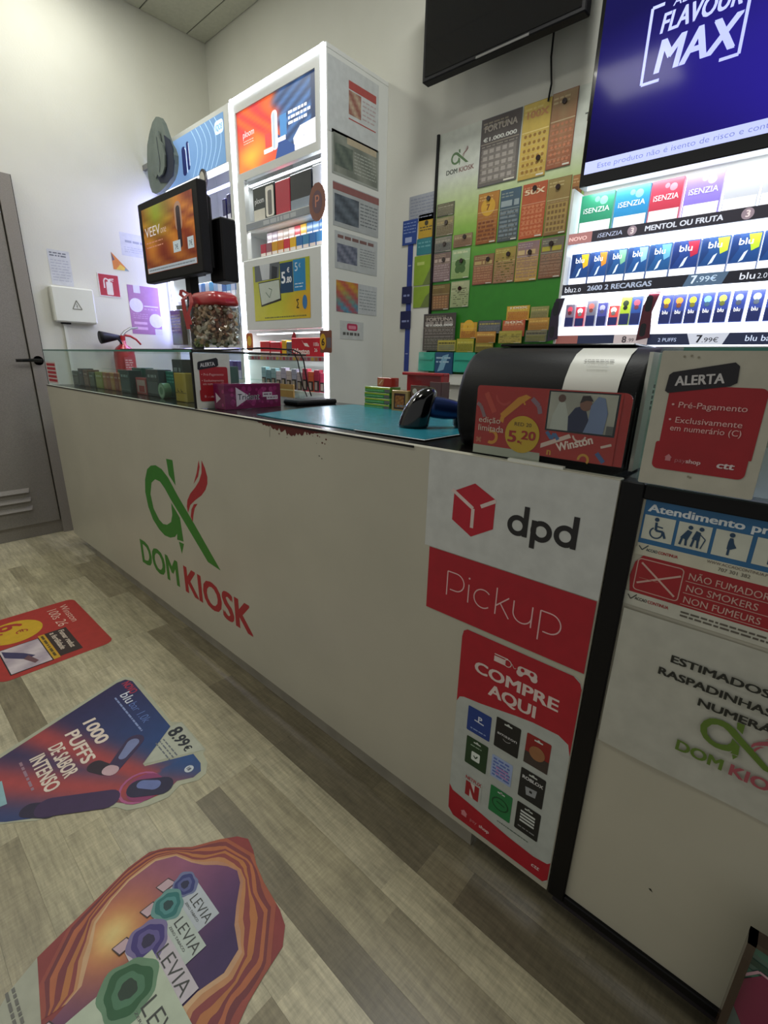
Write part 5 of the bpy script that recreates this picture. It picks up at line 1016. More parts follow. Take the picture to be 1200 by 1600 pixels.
card(-1.232, 1.229, -1.130, 1.294, 'rows', ('A8A030', 'C8B838', '6A7020', 'E0D870'), 'yellow-green ticket at the front of the rack', None, None, y=y2 - .010, grp=G2, seed=26)
card(-1.12, 1.229, -1.02, 1.272, 'rows', ('8A7A30', 'A89038', '5A5020', 'D0C060'), 'dull gold ticket at the front of the rack beside the yellow-green one', None, None, y=y2 - .012, grp=G2, seed=30)
card(-.970, 1.37, -.856, 1.433, 'rows', ('C89A30', 'D8B040', 'B84830', 'E8C860', 'F0E0D0'), 'yellow and red ticket standing highest in the rack', '100X', None, y=y2, grp=G2, seed=27)
card(-.982, 1.30, -.868, 1.372, 'rows', ('B84030', 'C05038', 'C87050', 'D89070', 'F0E0D0'), 'red ticket below the yellow and red one in the rack', '50X', None, y=y2 - .006, grp=G2, seed=28)
card(-.990, 1.27, -.872, 1.325, 'maze', ('A89848', 'C0B050', '4A4A28', 'D0C868'), 'yellow maze ticket in the rack next to the curved black machine', None, None, y=y2 - .018, grp=G2, seed=29)
card(-.850, 1.372, -.765, 1.425, 'rows', ('9A9450', '8A9060', '6A6A60', 'B8B078'), 'grey-yellow ticket at the shelf end of the rack', None, None, y=y2, grp=G2, seed=31)
card(-.852, 1.325, -.755, 1.377, 'rows', ('C0883C', 'C89848', 'A86830', 'E0B868'), 'orange ticket at the shelf end of the rack', None, None, y=y2 - .006, grp=G2, seed=32)
card(-.858, 1.275, -.755, 1.325, 'rows', ('6A6868', '7A7464', 'A09848', '4A4850'), 'grey ticket lowest at the shelf end of the rack', None, None, y=y2 - .012, grp=G2, seed=33)
# cards beside the board
def plain(name, x0, z0, x1, z1, col, label, fn=None, y=YB - .003, cat='card', grp=None):
    b = B('print').frame((x0, y, z0)); b.prism(b.rpts(0, 0, x1 - x0, z1 - z0, .003, 2), .002, col)
    if fn: fn(b, x1 - x0, z1 - z0)
    return tag(b.build(name, loc=((x0 + x1) / 2, y, z0)), label, cat, grp)
plain('wall_notice', -1.607, 1.872, -1.437, 1.993, 'A0A4AC', 'faint grey typed sheet on the wall above the yellow card', lambda b, w, h: b.scribble(.01, .01, w - .01, h - .01, 7, '8A8E9C', 1, 3, .35), cat='paper')
plain('price_card', -1.540, 1.792, -1.437, 1.900, 'C09A28', 'yellow card pinned beside the black edge of the ticket board', lambda b, w, h: (b.disc(w / 2, h * .62, .012, '3A3420', 1), b.scribble(.01, .03, w - .01, .055, 2, '4A4228', 1, 3, .4)))
plain('price_card', -1.546, 1.714, -1.437, 1.790, '2E7C84', 'teal card below the yellow one', lambda b, w, h: b.scribble(.01, .03, w - .02, .065, 2, '6AA8AC', 1, 4, .4))
plain('price_card', -1.558, 1.568, -1.437, 1.710, '8AA82C', 'lime card below the teal one', lambda b, w, h: (b.poly([(.06, 0), (w, 0), (w, .10), (.09, .05)], '6A7A3A', 1), b.scribble(.02, .09, .08, .12, 1, 'B8C868', 1, 5)))
plain('price_card', -1.556, 1.458, -1.437, 1.562, '88A42C', 'lime card lowest beside the black board edge', lambda b, w, h: b.poly([(.05, 0), (w, 0), (w, .08), (.08, .05)], '6A7A3A', 1))
b = B('print').frame((-1.612, YB - .003, 1.125)); b.prism([(0, 0), (.034, 0), (.064, .66), (.030, .66)], .002, '2A3E8C') if False else b.prism([(.006, 0), (.040, 0), (.040, .66), (.006, .66)], .002, '2A3E8C')
for k in range(4): b.scribble(.014, .09 + .15 * k, .032, .10 + .15 * k, 1, 'A8B0D0', 1, k)
hs = b.build('hanging_strip', loc=(-1.59, YB - .003, 1.125)); tag(hs, 'long blue hanging strip with printed header beside the lime cards', 'strip')
b = B('print').frame((-1.645, YB - .006, 1.772)); b.prism([(0, 0), (.095, 0), (.10, .115), (.002, .115)], .003, '2A4890'); b.scribble(.008, .05, .09, .108, 4, '8A9CC8', 1, 3, .3); b.rect(.02, .01, .065, .035, 'A8B4D8', 1); b.build('header_card', hs)
g = 'small dark packs clipped to the blue strip'
plain('clip_pack', -1.634, 1.483, -1.565, 1.568, '1A2050', 'small dark pack clipped halfway down the blue strip', lambda b, w, h: b.scribble(.012, .03, w - .012, .05, 1, '8A94C0', 1, 4), y=YB - .008, cat='pack', grp=g)
plain('clip_pack', -1.640, 1.352, -1.566, 1.444, '1A2050', 'small dark pack clipped lowest on the blue strip', lambda b, w, h: b.scribble(.012, .03, w - .012, .05, 1, '8A94C0', 1, 5), y=YB - .008, cat='pack', grp=g)

# ================================================================ GLASS CASE on the far end of the white counter
gc = thing('glass_case', (-2.25, .24, 1.0), 'low glass display case of goods along the far end of the white counter', 'display case')
b = B('glass'); b.box(-3.12, .006, 1.003, -1.386, .011, 1.186); b.build('front_glass', gc)
b = B('glass'); b.box(-3.12, .006, 1.186, -1.380, .489, 1.193); b.build('top_glass', gc)
b = B('glass_edge'); b.box(-3.12, .002, 1.186, -1.380, .0055, 1.193); b.box(-1.3795, .004, 1.186, -1.378, .489, 1.193, m='black_gloss'); b.build('glass_edge', gc)
b = B('glass'); b.box(-1.386, .012, 1.003, -1.381, .48, 1.186); b.build('end_glass', gc)
b = B('black_matte'); b.box(-1.388, .001, 1.0005, -1.380, .010, 1.186); b.build('corner_post', gc)
b = B('glass'); b.box(-3.12, .30, 1.090, -1.39, .305, 1.094); b.build('inner_rail', gc)
b = B('print').frame((-3.105, .004, 1.0)); b.rect(0, .012, .18, .128, 'C8BCB8', 0)
for k in range(5): b.rect(.012, .022 + k * .021, .168, .036 + k * .021, 'A82432', 1)
tag(b.build('warning_label', loc=(-3.02, .004, 1.0)), 'red and white striped label on the door end of the glass case', 'sticker')
g = 'goods standing in the glass case'
def good(x0, x1, h, c, label, y=.12, d=.06, art=None, z=1.0007, nm='boxed_product'):
    b = B('gloss'); b.box(x0, y, z, x1, y + d, z + h, c, bev=.002); b.frame((x0, y, z)); w = x1 - x0
    if art: art(b, w, h)
    else: b.rect(w * .1, h * .1, w * .9, h * .55, mix(c, 'FFFFFF', .12), 1); b.scribble(w * .15, h * .65, w * .85, h * .85, 1, mix(c, 'FFFFFF', .4), 2, 3)
    return tag(b.build(nm, loc=((x0 + x1) / 2, y + d / 2, z)), label, 'box', g)
good(-3.28 + .2, -2.98, .08, '5A6460', 'grey-green box nearest the striped label in the glass case')
good(-2.97, -2.90, .095, '2E383E', 'slate box second from the striped label in the glass case')
good(-2.89, -2.81, .09, '6A4A38', 'brown box third from the striped label in the glass case')
good(-2.80, -2.72, .08, '3A4A34', 'dull green box beside the brown one in the glass case')
good(-2.70, -2.60, .085, '8A8A30', 'olive-yellow box in the glass case')
for k in range(5): good(-2.59 + k * .052, -2.542 + k * .052, .085, ('A8683A', '9A4A2C', 'B07838', '8A3A28', 'A06038')[k], ('orange-brown', 'rust', 'tan', 'dark red', 'amber')[k] + ' slim box in the middle of the glass case')
good(-2.60, -2.35, .10, '3A4238', 'long dark box behind the rust slim boxes', y=.20)
good(-2.33, -2.22, .115, '14584C', 'dark teal box in the glass case', y=.17)
good(-2.30, -2.19, .105, '1E3A3C', 'blue-black box in front of the dark teal one', y=.10)
good(-2.17, -2.06, .075, 'A8484C', 'red and pale photo box in the glass case', art=lambda b, w, h: (b.rect(.01, .01, w - .01, h - .01, 'B89A98', 1), b.rect(.03, .012, w - .02, .04, 'A02830', 2)))
good(-2.05, -1.925, .115, '40464C', 'dark grey box beside the red photo box')
good(-1.92, -1.815, .110, '1E6A60', 'green box behind the round tin', y=.15, art=lambda b, w, h: b.scribble(.01, .06, w - .01, .10, 3, '4A9A8C', 1, 2, .4))
b = B('gloss'); b.tube([(-1.862, .10, 1.032), (-1.862, .13, 1.032)], .032, '7A9A7C', n=20); b.frame((-1.862, .0995, 1.032)); b.disc(0, 0, .027, '9AB49A', 1); b.disc(0, 0, .016, '6A8A6C', 2); tag(b.build('round_tin', loc=(-1.862, .115, 1.0)), 'small round pale green tin standing on edge in the glass case', 'tin')
good(-1.805, -1.72, .16, '283038', 'tall dark slate box beside the yellow box', y=.13, d=.05)
good(-1.712, -1.62, .110, 'B8942C', 'upright yellow box near the black corner of the glass case', y=.09, art=lambda b, w, h: (b.rect(0, h * .30, w, h * .33, '7A6018', 1), b.line([(.02, .05), (.02, .04), (.035, .04)], .003, '5A4410', 2), b.line([(.05, .05), (.05, .04), (.065, .04)], .003, '5A4410', 2)))
good(-1.60, -1.54, .15, '6A8484', 'pale grey-blue box close to the black corner of the glass case', y=.16, d=.04)
good(-1.52, -1.45, .14, '5A6A6A', 'grey box right behind the black corner post'.replace('right ', ''), y=.18, d=.04)

# the alert card at the case end
def alert_card(x0, x1, z0, z1, y, label, big):
    w, h = x1 - x0, z1 - z0; FR = ((x0, y, z0),) if big else ((y, x0, z0), *SX); nn = Vector((0, -1, 0)) if big else Vector((1, 0, 0))
    b = B('print').frame(*FR); b.prism(b.rpts(0, 0, w, h, .002, 2), .003, 'B8B4A4' if big else 'C8C8C0')
    o = b.build('alert_card', loc=FR[0]); tag(o, label, 'sign')
    b = B('print').frame(Vector(FR[0]) + nn * .0003, *FR[1:]); k = w / .21
    RD = '9C1620'
    b.poly(b.rpts(w * .13, h * .27, w * .92, h * .76, (.001, .001, .012 * k, .004)), RD, 1); b.poly(b.rpts(w * .10, h * .13, w * .90, h * .34, (.012 * k, .012 * k, .003, .003)), RD, 2)
    b.poly([(w * .09, h * .715), (w * .10, h * .83), (w * .13, h * .85), (w * .62, h * .925), (w * .66, h * .90), (w * .67, h * .79), (w * .62, h * .765), (w * .12, h * .70)], '17121A', 3)
    b.text('ALERTA', w * .17, h * .755, h * .065, 'C8C4C4', 2, 5, fit=w * .40, rot=6)
    t = 'D8A8A4'
    b.text('• Pré-Pagamento', w * .17, h * .60, h * .042, t, 1, 5, fit=w * .63); b.text('• Exclusivamente', w * .17, h * .49, h * .042, t, 1, 5, fit=w * .62); b.text('em numerário (C)', w * .20, h * .43, h * .042, t, 1, 5, fit=w * .60)
    u, v = w * .24, h * .20; q = w * .035
    b.poly([(u - q, v + q), (u, v + 2 * q), (u + q, v + q), (u + q * .7, v + q), (u + q * .7, v), (u - q * .7, v), (u - q * .7, v + q)], 'C07A80', 5)
    b.text('pay', w * .30, h * .20, h * .030, 'C07A80', 0, 5, fit=w * .10); b.text('shop', w * .40, h * .20, h * .030, 'D8B0B0', 2, 5, fit=w * .13); b.text('ctt', w * .66, h * .195, h * .045, 'D8C8C8', 2, 5, fit=w * .14, sh=.15)
    b.build('print', o)
    if big:
        b = B('print').frame(Vector(FR[0]) + nn * .0006, *FR[1:]); 
        for (u, v) in ((.45, .10), (.47, .095), (.2, .96), (.26, .965), (.32, .955)): b.disc(w * u, h * v, .0016, '8A8470', 1, n=8)
        b.build('scuff', o)
alert_card(.006, .140, 1.001, 1.184, -1.3765, 'small white card with red block and black ALERTA tag at the glass case end', False)
alert_card(.026, .168, 1.003, 1.194, -.008, 'large worn white card with red block and black ALERTA tag on the black-framed counter', True)

# chewing-gum box
tr = thing('gum_box', (-1.12, .06, 1.0), 'magenta chewing-gum display box with white arrow, in front of the small ALERTA card', 'box')
A_ = Vector((-1.292, .062, 1.001)); U_ = Vector((-.014, .240, 0)); V_ = Vector((-.062, -.004, 0))
b = B('gloss'); b.obox(A_, V_, U_, Vector((0, 0, .080)), '6E1446'); b.obox(A_ + Vector((0, 0, .080)), V_, U_, Vector((0, 0, .005)), '7A2050'); b.build('carton', tr)
b = B('gloss').frame(A_ + Vector((.0004, 0, 0)), U_, (0, 0, 1)); w = U_.length
r = random.Random(4)
for i in range(60): b.disc(r.uniform(.02, w - .02), r.uniform(.012, .07), r.uniform(.005, .010), ('8E2460', '98306A', '82205A')[i % 3], 1, n=10)
b.poly([(.045, .008), (.045, .074), (.105, .040)], 'CFC4CC', 2); b.text('Trident', .049, .0305, .021, 'D8CCD4', 2, 2.5, fit=.092, sh=.1); b.text('Trident', .050, .031, .020, '16101C', 1, 3, fit=.090, sh=.1)
b.rect(.158, .038, .200, .054, 'CFC4CC', 2); b.rect(.175, .028, .226, .042, 'CFC4CC', 2); b.scribble(.162, .042, .197, .052, 1, '7A5A6C', 3, 2, .5); b.scribble(.179, .031, .222, .039, 1, '7A5A6C', 3, 3, .5)
b.build('print', tr)
b = B('gloss').frame(A_ + V_ - Vector((0, .0005, 0)), -V_, (0, 0, 1)); b.poly([(.012, .02), (.012, .055), (.04, .036)], 'CFC4CC', 1); b.disc(.055, .06, .007, '8E2460', 1); b.disc(.05, .015, .006, '98306A', 1); b.build('end_print', tr)
b = B('black_matte'); b.box(-1.372, .36, 1.0005, -1.275, .565, 1.020, bev=.006)
tag(b.build('tray', loc=(-1.32, .46, 1.0)), 'flat black tray on the counter behind the chewing-gum box', 'tray')
# cables on and under the case glass
b = B('black_matte'); b.tube([(-2.3, .12, 1.198), (-1.95, .17, 1.199), (-1.72, .29, 1.203), (-1.48, .37, 1.212), (-1.385, .43, 1.208), (-1.362, .445, 1.196), (-1.354, .455, 1.17), (-1.352, .47, 1.08), (-1.34, .48, 1.03)], .0028, n=6)
b.tube([(-2.1, .39, 1.198), (-1.8, .385, 1.204), (-1.55, .38, 1.214), (-1.385, .40, 1.207), (-1.362, .415, 1.195), (-1.352, .425, 1.165), (-1.345, .44, 1.07), (-1.33, .45, 1.03)], .0024, n=6)
tag(b.build('cable', loc=(-1.4, .42, 1.2)), 'thin black cables crossing the case glass and dropping to the counter', 'cable')

# ================================================================ POLE-MOUNTED SCREEN
ps = thing('pole_screen', (-1.93, .31, 1.194), 'black customer screen on a pole showing an orange and green advert', 'screen')
b = B('black_matte'); b.box(-2.239, .25, 1.492, -1.703, .292, 1.812, bev=.005); b.build('bezel', ps)
b = B('dim_screen').frame((-2.203, .2492, 1.527)); w, h = .46, .255
def vc(a, c):
    warm = mix('7A2A14', 'C87A28', .5 + .5 * math.sin(a * 13 + c * 17 + 2 * math.sin(c * 9)))
    g_ = mix(warm, '8A9A28', max(0, min(1, (c - .35) * 2)) * max(0, 1 - abs(a - .3) * 2.2)); return mix(g_, '3A1410', max(0, .45 - c) * .9)
b.grad(0, 0, w, h, vc, 18, 12, 0)
b.text('VEEV', .018, .145, .036, 'E0D4D0', 1, 2, fit=.145); b.text('one', .165, .145, .028, 'D8C0B0', 0, 2, fit=.055, sh=.15); b.scribble(.02, .095, .18, .13, 2, 'C88A70', 2, 3, .25)
b.rrect(.318, .07, .352, .22, .014, '2A1A24', 3); b.rrect(.305, .13, .365, .235, .028, 'A88068', 2); b.rect(.27, .058, .335, .10, 'B8C4C8', 4); b.rect(.395, .058, .445, .10, 'B8C4C8', 4); b.text('7€', .285, .068, .018, '4A5058', 1, 5); b.text('7€', .405, .068, .018, '4A5058', 1, 5)
b.rect(.005, .002, .455, .022, 'A8B0B8', 1); b.scribble(.02, .008, .44, .016, 1, '6A7278', 2, 5, .6); b.build('screen', ps)
b = B('black_matte'); b.box(-2.10, .292, 1.51, -1.74, .33, 1.78, bev=.01); b.box(-1.80, .33, 1.47, -1.69, .40, 1.70, bev=.006); b.build('housing', ps)
b = B('black_matte'); b.tube([(-1.93, .315, 1.205), (-1.93, .315, 1.52)], .028, n=4); b.build('pole', ps)
b = B('black_matte'); b.box(-2.03, .24, 1.194, -1.84, .35, 1.206, bev=.003); b.build('base_plate', ps)
b = B('metal'); b.box(-2.0, .30, 1.505, -1.86, .345, 1.53, m='black_matte'); b.build('clamp', ps)

# ================================================================ JAR / BAG OF SWEETS with red lid and ribbon
jr = thing('sweets_bag', (-1.57, .20, 1.194), 'clear bag of wrapped sweets with red top and ribbon on the glass case', 'bag')
def ring(z, a, c, n=28, cx=-1.562, cy=.20, wob=0):
    return [(cx + a * math.copysign(abs(math.cos(t)) ** .6, math.cos(t)) * (1 + wob * math.sin(5 * t + z * 40)), cy + c * math.copysign(abs(math.sin(t)) ** .6, math.sin(t)), z) for t in [2 * math.pi * k / n for k in range(n)]]
b = B('cellophane'); b.loft([ring(1.1945, .104, .065), ring(1.22, .112, .07, wob=.02), ring(1.29, .112, .07, wob=.03), ring(1.345, .106, .062, wob=.03), ring(1.352, .100, .056)]); b.build('clear_bag', jr, smooth=True)
b = B('candy'); r = random.Random(11)
for i in range(300):
    t = r.uniform(0, 2 * math.pi); q = math.sqrt(r.uniform(.35, 1)); z = r.uniform(1.228, 1.352); x = -1.562 + .094 * q * math.cos(t); y = .20 + .056 * q * math.sin(t)
    if x < -1.575 and z < 1.25: c = ('5A6A34', '7A8440', '9A8A50')[i % 3]
    else: c = ('B8A488', 'A88868', '8A6A50', 'C8BCA8', '6A4A38', 'D0C8BC', '98604C', 'B0A890')[i % 8]
    s_ = r.uniform(.009, .015); d = Vector((r.uniform(-1, 1), r.uniform(-1, 1), r.uniform(-1, 1))).normalized(); P0 = Vector((x, y, z)); n_ = 5
    b.tube([P0 - d * s_ * 1.9, P0 - d * s_ * .9, P0, P0 + d * s_ * .9, P0 + d * s_ * 1.9], [s_ * .7, s_ * .3, s_ * .75, s_ * .3, s_ * .7], c, n=5)
sw = b.build('sweets', jr); sw['kind'] = 'stuff'
b = B('red'); b.loft([ring(1.353, .106, .062), ring(1.362, .110, .064, wob=.03), ring(1.385, .104, .060, wob=.03), ring(1.398, .085, .048, wob=.04)]); b.build('lid', jr, smooth=True)
b = B('red'); 
for P_, W2 in (([(-1.665, .13, 1.395), (-1.70, .12, 1.375), (-1.69, .118, 1.33), (-1.668, .116, 1.27)], .014), ([(-1.665, .13, 1.395), (-1.63, .118, 1.36), (-1.655, .112, 1.32), (-1.64, .11, 1.285)], .012), ([(-1.665, .13, 1.39), (-1.72, .128, 1.41), (-1.735, .13, 1.395), (-1.69, .13, 1.375)], .012)):
    for p, q in zip(P_, P_[1:]): b.obox(Vector(p) + Vector((.062 - W2, 0, 0)), (2 * W2, 0, 0), (0, .0015, 0), Vector(q) - Vector(p))
b.build('ribbon', jr)

# ================================================================ MATS, SCANNER, BLACK MACHINE, PRICE HOLDER
def mat_sheet(pts, z, t, label, rim):
    b = B('teal_mat').frame((0, 0, z + t), *FX); b.prism(pts, t); o = b.build('counter_mat', loc=(sum(p[0] for p in pts) / len(pts), sum(p[1] for p in pts) / len(pts), z)); tag(o, label, 'mat')
    if rim: c_ = Vector((sum(p[0] for p in pts) / len(pts), sum(p[1] for p in pts) / len(pts))); q = B('mat_white').frame((0, 0, z + .0005), *FX); q.prism([tuple(c_ + (Vector(p) - c_) * 1.03) for p in pts], .0005); q.build('backing', o)
mat_sheet([(-1.11, .065), (-1.02, .055), (-.66, .06), (-.655, .30), (-.64, .57), (-1.20, .59), (-1.215, .45), (-1.17, .25)], 1.0005, .002, 'turquoise counter mat reaching back beside the chewing-gum box', False)
mat_sheet([(-.655, .058), (-.438, .062), (-.436, .50), (-.67, .50)], 1.003, .002, 'teal mat with white edge under the barcode scanner', True)
sc = thing('barcode_scanner', (-.58, .25, 1.005), 'black and blue handheld barcode scanner standing on the teal mat', 'barcode scanner')
def egg(c, ux, uy, a, bq, n=20): c = Vector(c); ux, uy = Vector(ux).normalized(), Vector(uy).normalized(); return [c + ux * a * math.cos(2 * math.pi * k / n) + uy * bq * math.sin(2 * math.pi * k / n) for k in range(n)]
X_ = (1, .25, 0); Y_ = (-.25, 1, 0)
b = B('black_gloss'); b.loft([egg((-.585, .20, 1.006), X_, Y_, .040, .030), egg((-.584, .202, 1.012), X_, Y_, .042, .032), egg((-.580, .205, 1.035), X_, Y_, .041, .033), egg((-.573, .210, 1.060), X_, Y_, .038, .034), egg((-.566, .217, 1.082), X_, Y_, .033, .032), egg((-.560, .224, 1.098), X_, Y_, .026, .026), egg((-.557, .227, 1.107), X_, Y_, .016, .017), egg((-.556, .229, 1.110), X_, Y_, .005, .006)]); b.build('head', sc, smooth=True)
b = B('print').frame((-.612, .166, 1.058), (1, .25, 0)); b.text('EVEREST', 0, 0, .006, '7A8088', 1, 1, fit=.030) if False else b.scribble(0, 0, .03, .006, 1, '7A8088', 1, 3, .8); b.build('marking', sc)
b = B('scanner_blue'); Dm = Vector((.55, .80, -.12)).normalized(); Z_ = Vector((0, 0, 1)); S_ = Dm.cross(Z_)
b.loft([egg(Vector((-.560, .222, 1.062)) + Dm * t, S_, Z_, rr, rr * 1.15, 18) for t, rr in ((0, .022), (.02, .025), (.05, .025), (.08, .022), (.10, .019))]); b.build('handle', sc, smooth=True)
e_ = Vector((-.560, .222, 1.062)) + Dm * .10
b = B('black_gloss'); b.loft([egg(e_ + Vector((0, .004, .022)), (1, 0, 0), (0, 1, 0), .012, .012), egg(e_ + Vector((.002, .006, .015)), (1, 0, 0), (0, 1, 0), .024, .024), egg(e_ + Vector((.002, .008, -.015)), (1, 0, 0), (0, 1, 0), .026, .026), egg(Vector((e_.x, e_.y + .008, 1.012)), (1, 0, 0), (0, 1, 0), .024, .024), egg(Vector((e_.x, e_.y + .008, 1.0055)), (1, 0, 0), (0, 1, 0), .018, .018)]); b.build('grip_end', sc, smooth=True)
b = B('black_matte'); b.tube([e_ + Vector((.01, .01, .005)), e_ + Vector((.03, .02, .002)), e_ + Vector((.06, .015, -.012)), e_ + Vector((.075, -.0, -.022)), e_ + Vector((.095, -.01, -.030))], [.009, .006, .0035, .003, .003], n=8); b.build('cord', sc, smooth=True)

pr = thing('terminal_printer', (-.19, .22, 1.0), 'bulky black ticket machine with curved front on the white counter', 'machine')
prof = [(.095, 1.0), (.075, 1.03), (.066, 1.06), (.064, 1.09), (.068, 1.12), (.078, 1.148), (.094, 1.172), (.116, 1.190), (.145, 1.201), (.18, 1.206), (.24, 1.208), (.33, 1.210), (.345, 1.20), (.35, 1.10), (.35, 1.0)]
def pring(x, k, c=(.20, 1.10)): return [(x, c[0] + (y - c[0]) * k, max(1.0, c[1] + (z - c[1]) * k)) for y, z in prof]
b = B('black_shell'); b.loft([pring(-.365, .90), pring(-.362, .97), pring(-.352, 1.0), pring(-.02, 1.0), pring(-.012, .99)]); b.build('body', pr, smooth=True)
b = B('black_gloss'); b.box(-.33, .17, 1.2075, -.06, .32, 1.2125, bev=.002); b.build('top_lid', pr)
b = B('metal'); b.box(-.012, .08, 1.0, -.006, .34, 1.195, m='plastic_white'); b.build('end_plate', pr)
for k in range(6): b = B('black'); 
b = B('plastic_white').frame((0, 0, 0)); vs = []; prof2 = [(y, z) for y, z in prof if 1.06 <= z and y < .16]
n = len(prof2)
for y, z in prof2:
    yy = .20 + (y - .20) * 1.018; zz = 1.10 + (z - 1.10) * 1.018; vs += [(-.142, yy, zz), (-.048, yy, zz)]
b.add(vs, [(2 * i, 2 * i + 1, 2 * i + 3, 2 * i + 2) for i in range(n - 1)]); tag(b.build('receipt_paper', loc=(-.095, .08, 1.15), smooth=True), 'white printed paper slip draped over the curved black machine', 'paper')
lp = COL.objects[-1]
b = B('print').frame((-.142, .094 - .004, 1.1745), (1, 0, 0), (0, .026, .020)); b.scribble(.022, .006, .072, .014, 2, '8A8A84', 2, 3, .5); b.scribble(.03, -.004, .065, -.001, 1, 'A8A8A0', 2, 4, .6)
b.build('print', lp)
# price holder
ph = thing('price_holder', (-.14, .03, 1.0), 'red cigarette price card in a clear acrylic holder at the counter edge', 'sign holder')
b = B('acrylic'); b.box(-.285, .010, 1.001, -.004, .013, 1.134); b.box(-.285, .013, 1.001, -.004, .055, 1.004); b.box(-.285, .030, 1.004, -.004, .033, 1.11); b.build('holder', ph)
b = B('plastic_white'); b.box(-.20, .002, .999, -.095, .012, 1.0045); b.build('foot_strip', ph)
b = B('gloss').frame((-.283, .015, 1.004)); w, h = .276, .128
b.prism(b.rpts(0, .012, w, h, (.001, .001, .012, .006)), .002, 'A8241E'); b.build('price_card', ph)
b = B('gloss').frame((-.283, .0148, 1.004))
b.rect(0, 0, w * .50, .016, 'A8A898', 0)
sh_ = lambda P_, c, l=1: b.poly(P_, c, l)
sh_([(.052, .078), (.060, .070), (.094, .100), (.110, .112), (.100, .116), (.085, .110)], 'D08A28'); sh_([(.055, .078), (.062, .074), (.060, .062), (.052, .066)], 'D08A28')
b.line([(.092, .112), (.100, .098)], .003, 'D08A28', 2); b.line([(.020, .115), (.040, .080)], .010, 'C04434', 1); b.line([(.002, .095), (.010, .090), (.015, .080), (.02, .07)], .007, '8A6A70', 1); b.line([(.112, .110), (.126, .098), (.130, .085)], .008, '8A6A78', 1)
b.arc(.038, .034, .014, .008, -120, 120, 'D08A28', 1); b.arc(.058, .112, .018, .014, 180, 320, 'B83A30', 1); b.line([(.006, .03), (.016, .022)], .004, 'B86A50', 2); b.line([(.006, .022), (.016, .03)], .004, 'B86A50', 2)
b.text('edição', .008, .060, .0105, 'D8C0B0', 1, 5, fit=.047); b.text('limitada', .008, .044, .0115, 'D8C0B0', 1, 5, fit=.055)
b.disc(.100, .045, .0335, 'C8A01C', 3, n=36); b.text('RED 20', .100, .060, .0065, '5A3A1C', 1, 5, fit=.034, al='c'); b.text('5', .072, .030, .020, 'A01E1A', 2, 5, fit=.019); b.text('.', .092, .030, .02, 'A01E1A', 2, 5); b.text('20', .099, .037, .015, 'A01E1A', 2, 5, fit=.028); b.text('€', .098, .027, .005, 'A01E1A', 1, 5)
# the pack card in front: photo and pack art
b.rect(.138, .012, .262, .126, 'B02A20', 4)
b.rect(.142, .058, .258, .126, '16141A', 5); b.grad(.145, .061, .255, .124, lambda a, c: mix('9A968C', 'B4B0A4', .5 + .5 * math.sin(a * 6 + c * 3)), 6, 5, 6)
b.poly([(.150, .061), (.153, .085), (.162, .108), (.172, .108), (.180, .085), (.182, .061)], 'B8B8B0', 7); b.disc(.166, .114, .0065, '5A3E34', 8, n=12)
b.poly([(.182, .061), (.180, .085), (.190, .100), (.205, .105), (.215, .080), (.212, .061)], '1E2444', 8); b.disc(.207, .106, .010, '7A5444', 9, n=14); b.poly([(.197, .108), (.200, .120), (.212, .121), (.218, .112), (.207, .113)], '2A1C1A', 10)
b.poly([(.208, .061), (.214, .080), (.215, .105), (.225, .120), (.236, .118), (.243, .095), (.240, .061)], '6E7EA0', 9); b.rect(.244, .061, .255, .075, '5A5A58', 8)
b.poly([(.138, .012), (.262, .012), (.262, .058), (.138, .058)], 'A82A22', 5)
b.poly([(.138, .026), (.190, .050), (.186, .056), (.138, .034)], 'D8BCB0', 6); b.text('Winston', .170, .024, .014, 'E0C8BC', 2, 8, fit=.062, rot=20); b.text('n', .150, .016, .012, 'C89030', 2, 7)
b.line([(.146, .056), (.156, .044), (.160, .054), (.168, .044)], .006, '4A6A98', 6); b.arc(.203, .056, .012, .009, 190, 350, 'D8BCB0', 7); b.arc(.215, .016, .010, .006, -40, 190, 'C89030', 7); b.line([(.235, .030), (.248, .016)], .007, '4A5E90', 6); b.line([(.240, .040), (.256, .046)], .004, 'D8BCB0', 6)
b.build('print', ph)

# boxes on the back of the counter
g = 'tobacco boxes stacked at the back of the counter'
def sbox(name, x0, x1, y0, d, z0, h, c, label, art=None):
    b = B('gloss'); b.box(x0, y0, z0, x1, y0 + d, z0 + h, c, bev=.0015); b.frame((x0, y0, z0)); w = x1 - x0
    if art: art(b, w, h)
    return tag(b.build(name, loc=((x0 + x1) / 2, y0 + d / 2, z0)), label, 'box', g)
def ga(b, w, h): b.rect(.002, h * .62, w - .002, h * .86, 'A8B838', 1); b.rect(.002, h * .1, w - .03, h * .5, '4A9A54', 1); b.scribble(.006, h * .15, w - .035, h * .45, 1, '8AC088', 2, 3, .5); b.rect(w - .028, h * .05, w - .002, h * .6, '6A6A64', 1)
for k in range(4): sbox('tobacco_box', -1.108 + .002 * (k % 2), -.977 + .002 * (k % 2), .552, .06, 1.0 + k * .0205, .0195, ('3E7E40', '4A8844', '3A7A40', '5A8A38')[k], 'green and yellow box, %s of its stack at the counter back' % ('lowest', 'second up', 'third up', 'topmost')[k], ga)
sbox('tobacco_box', -.957, -.880, .54, .05, 1.0, .074, 'A88850', 'tan box with dark framed picture beside the green stack', lambda b, w, h: (b.rect(.012, .008, w - .012, h - .01, '3A2218', 1), b.grad(.018, .014, w - .018, h - .018, lambda a, c: mix('7A4422', 'B87838', .5 + .5 * math.sin(a * 9 + c * 11)), 5, 5, 2)))
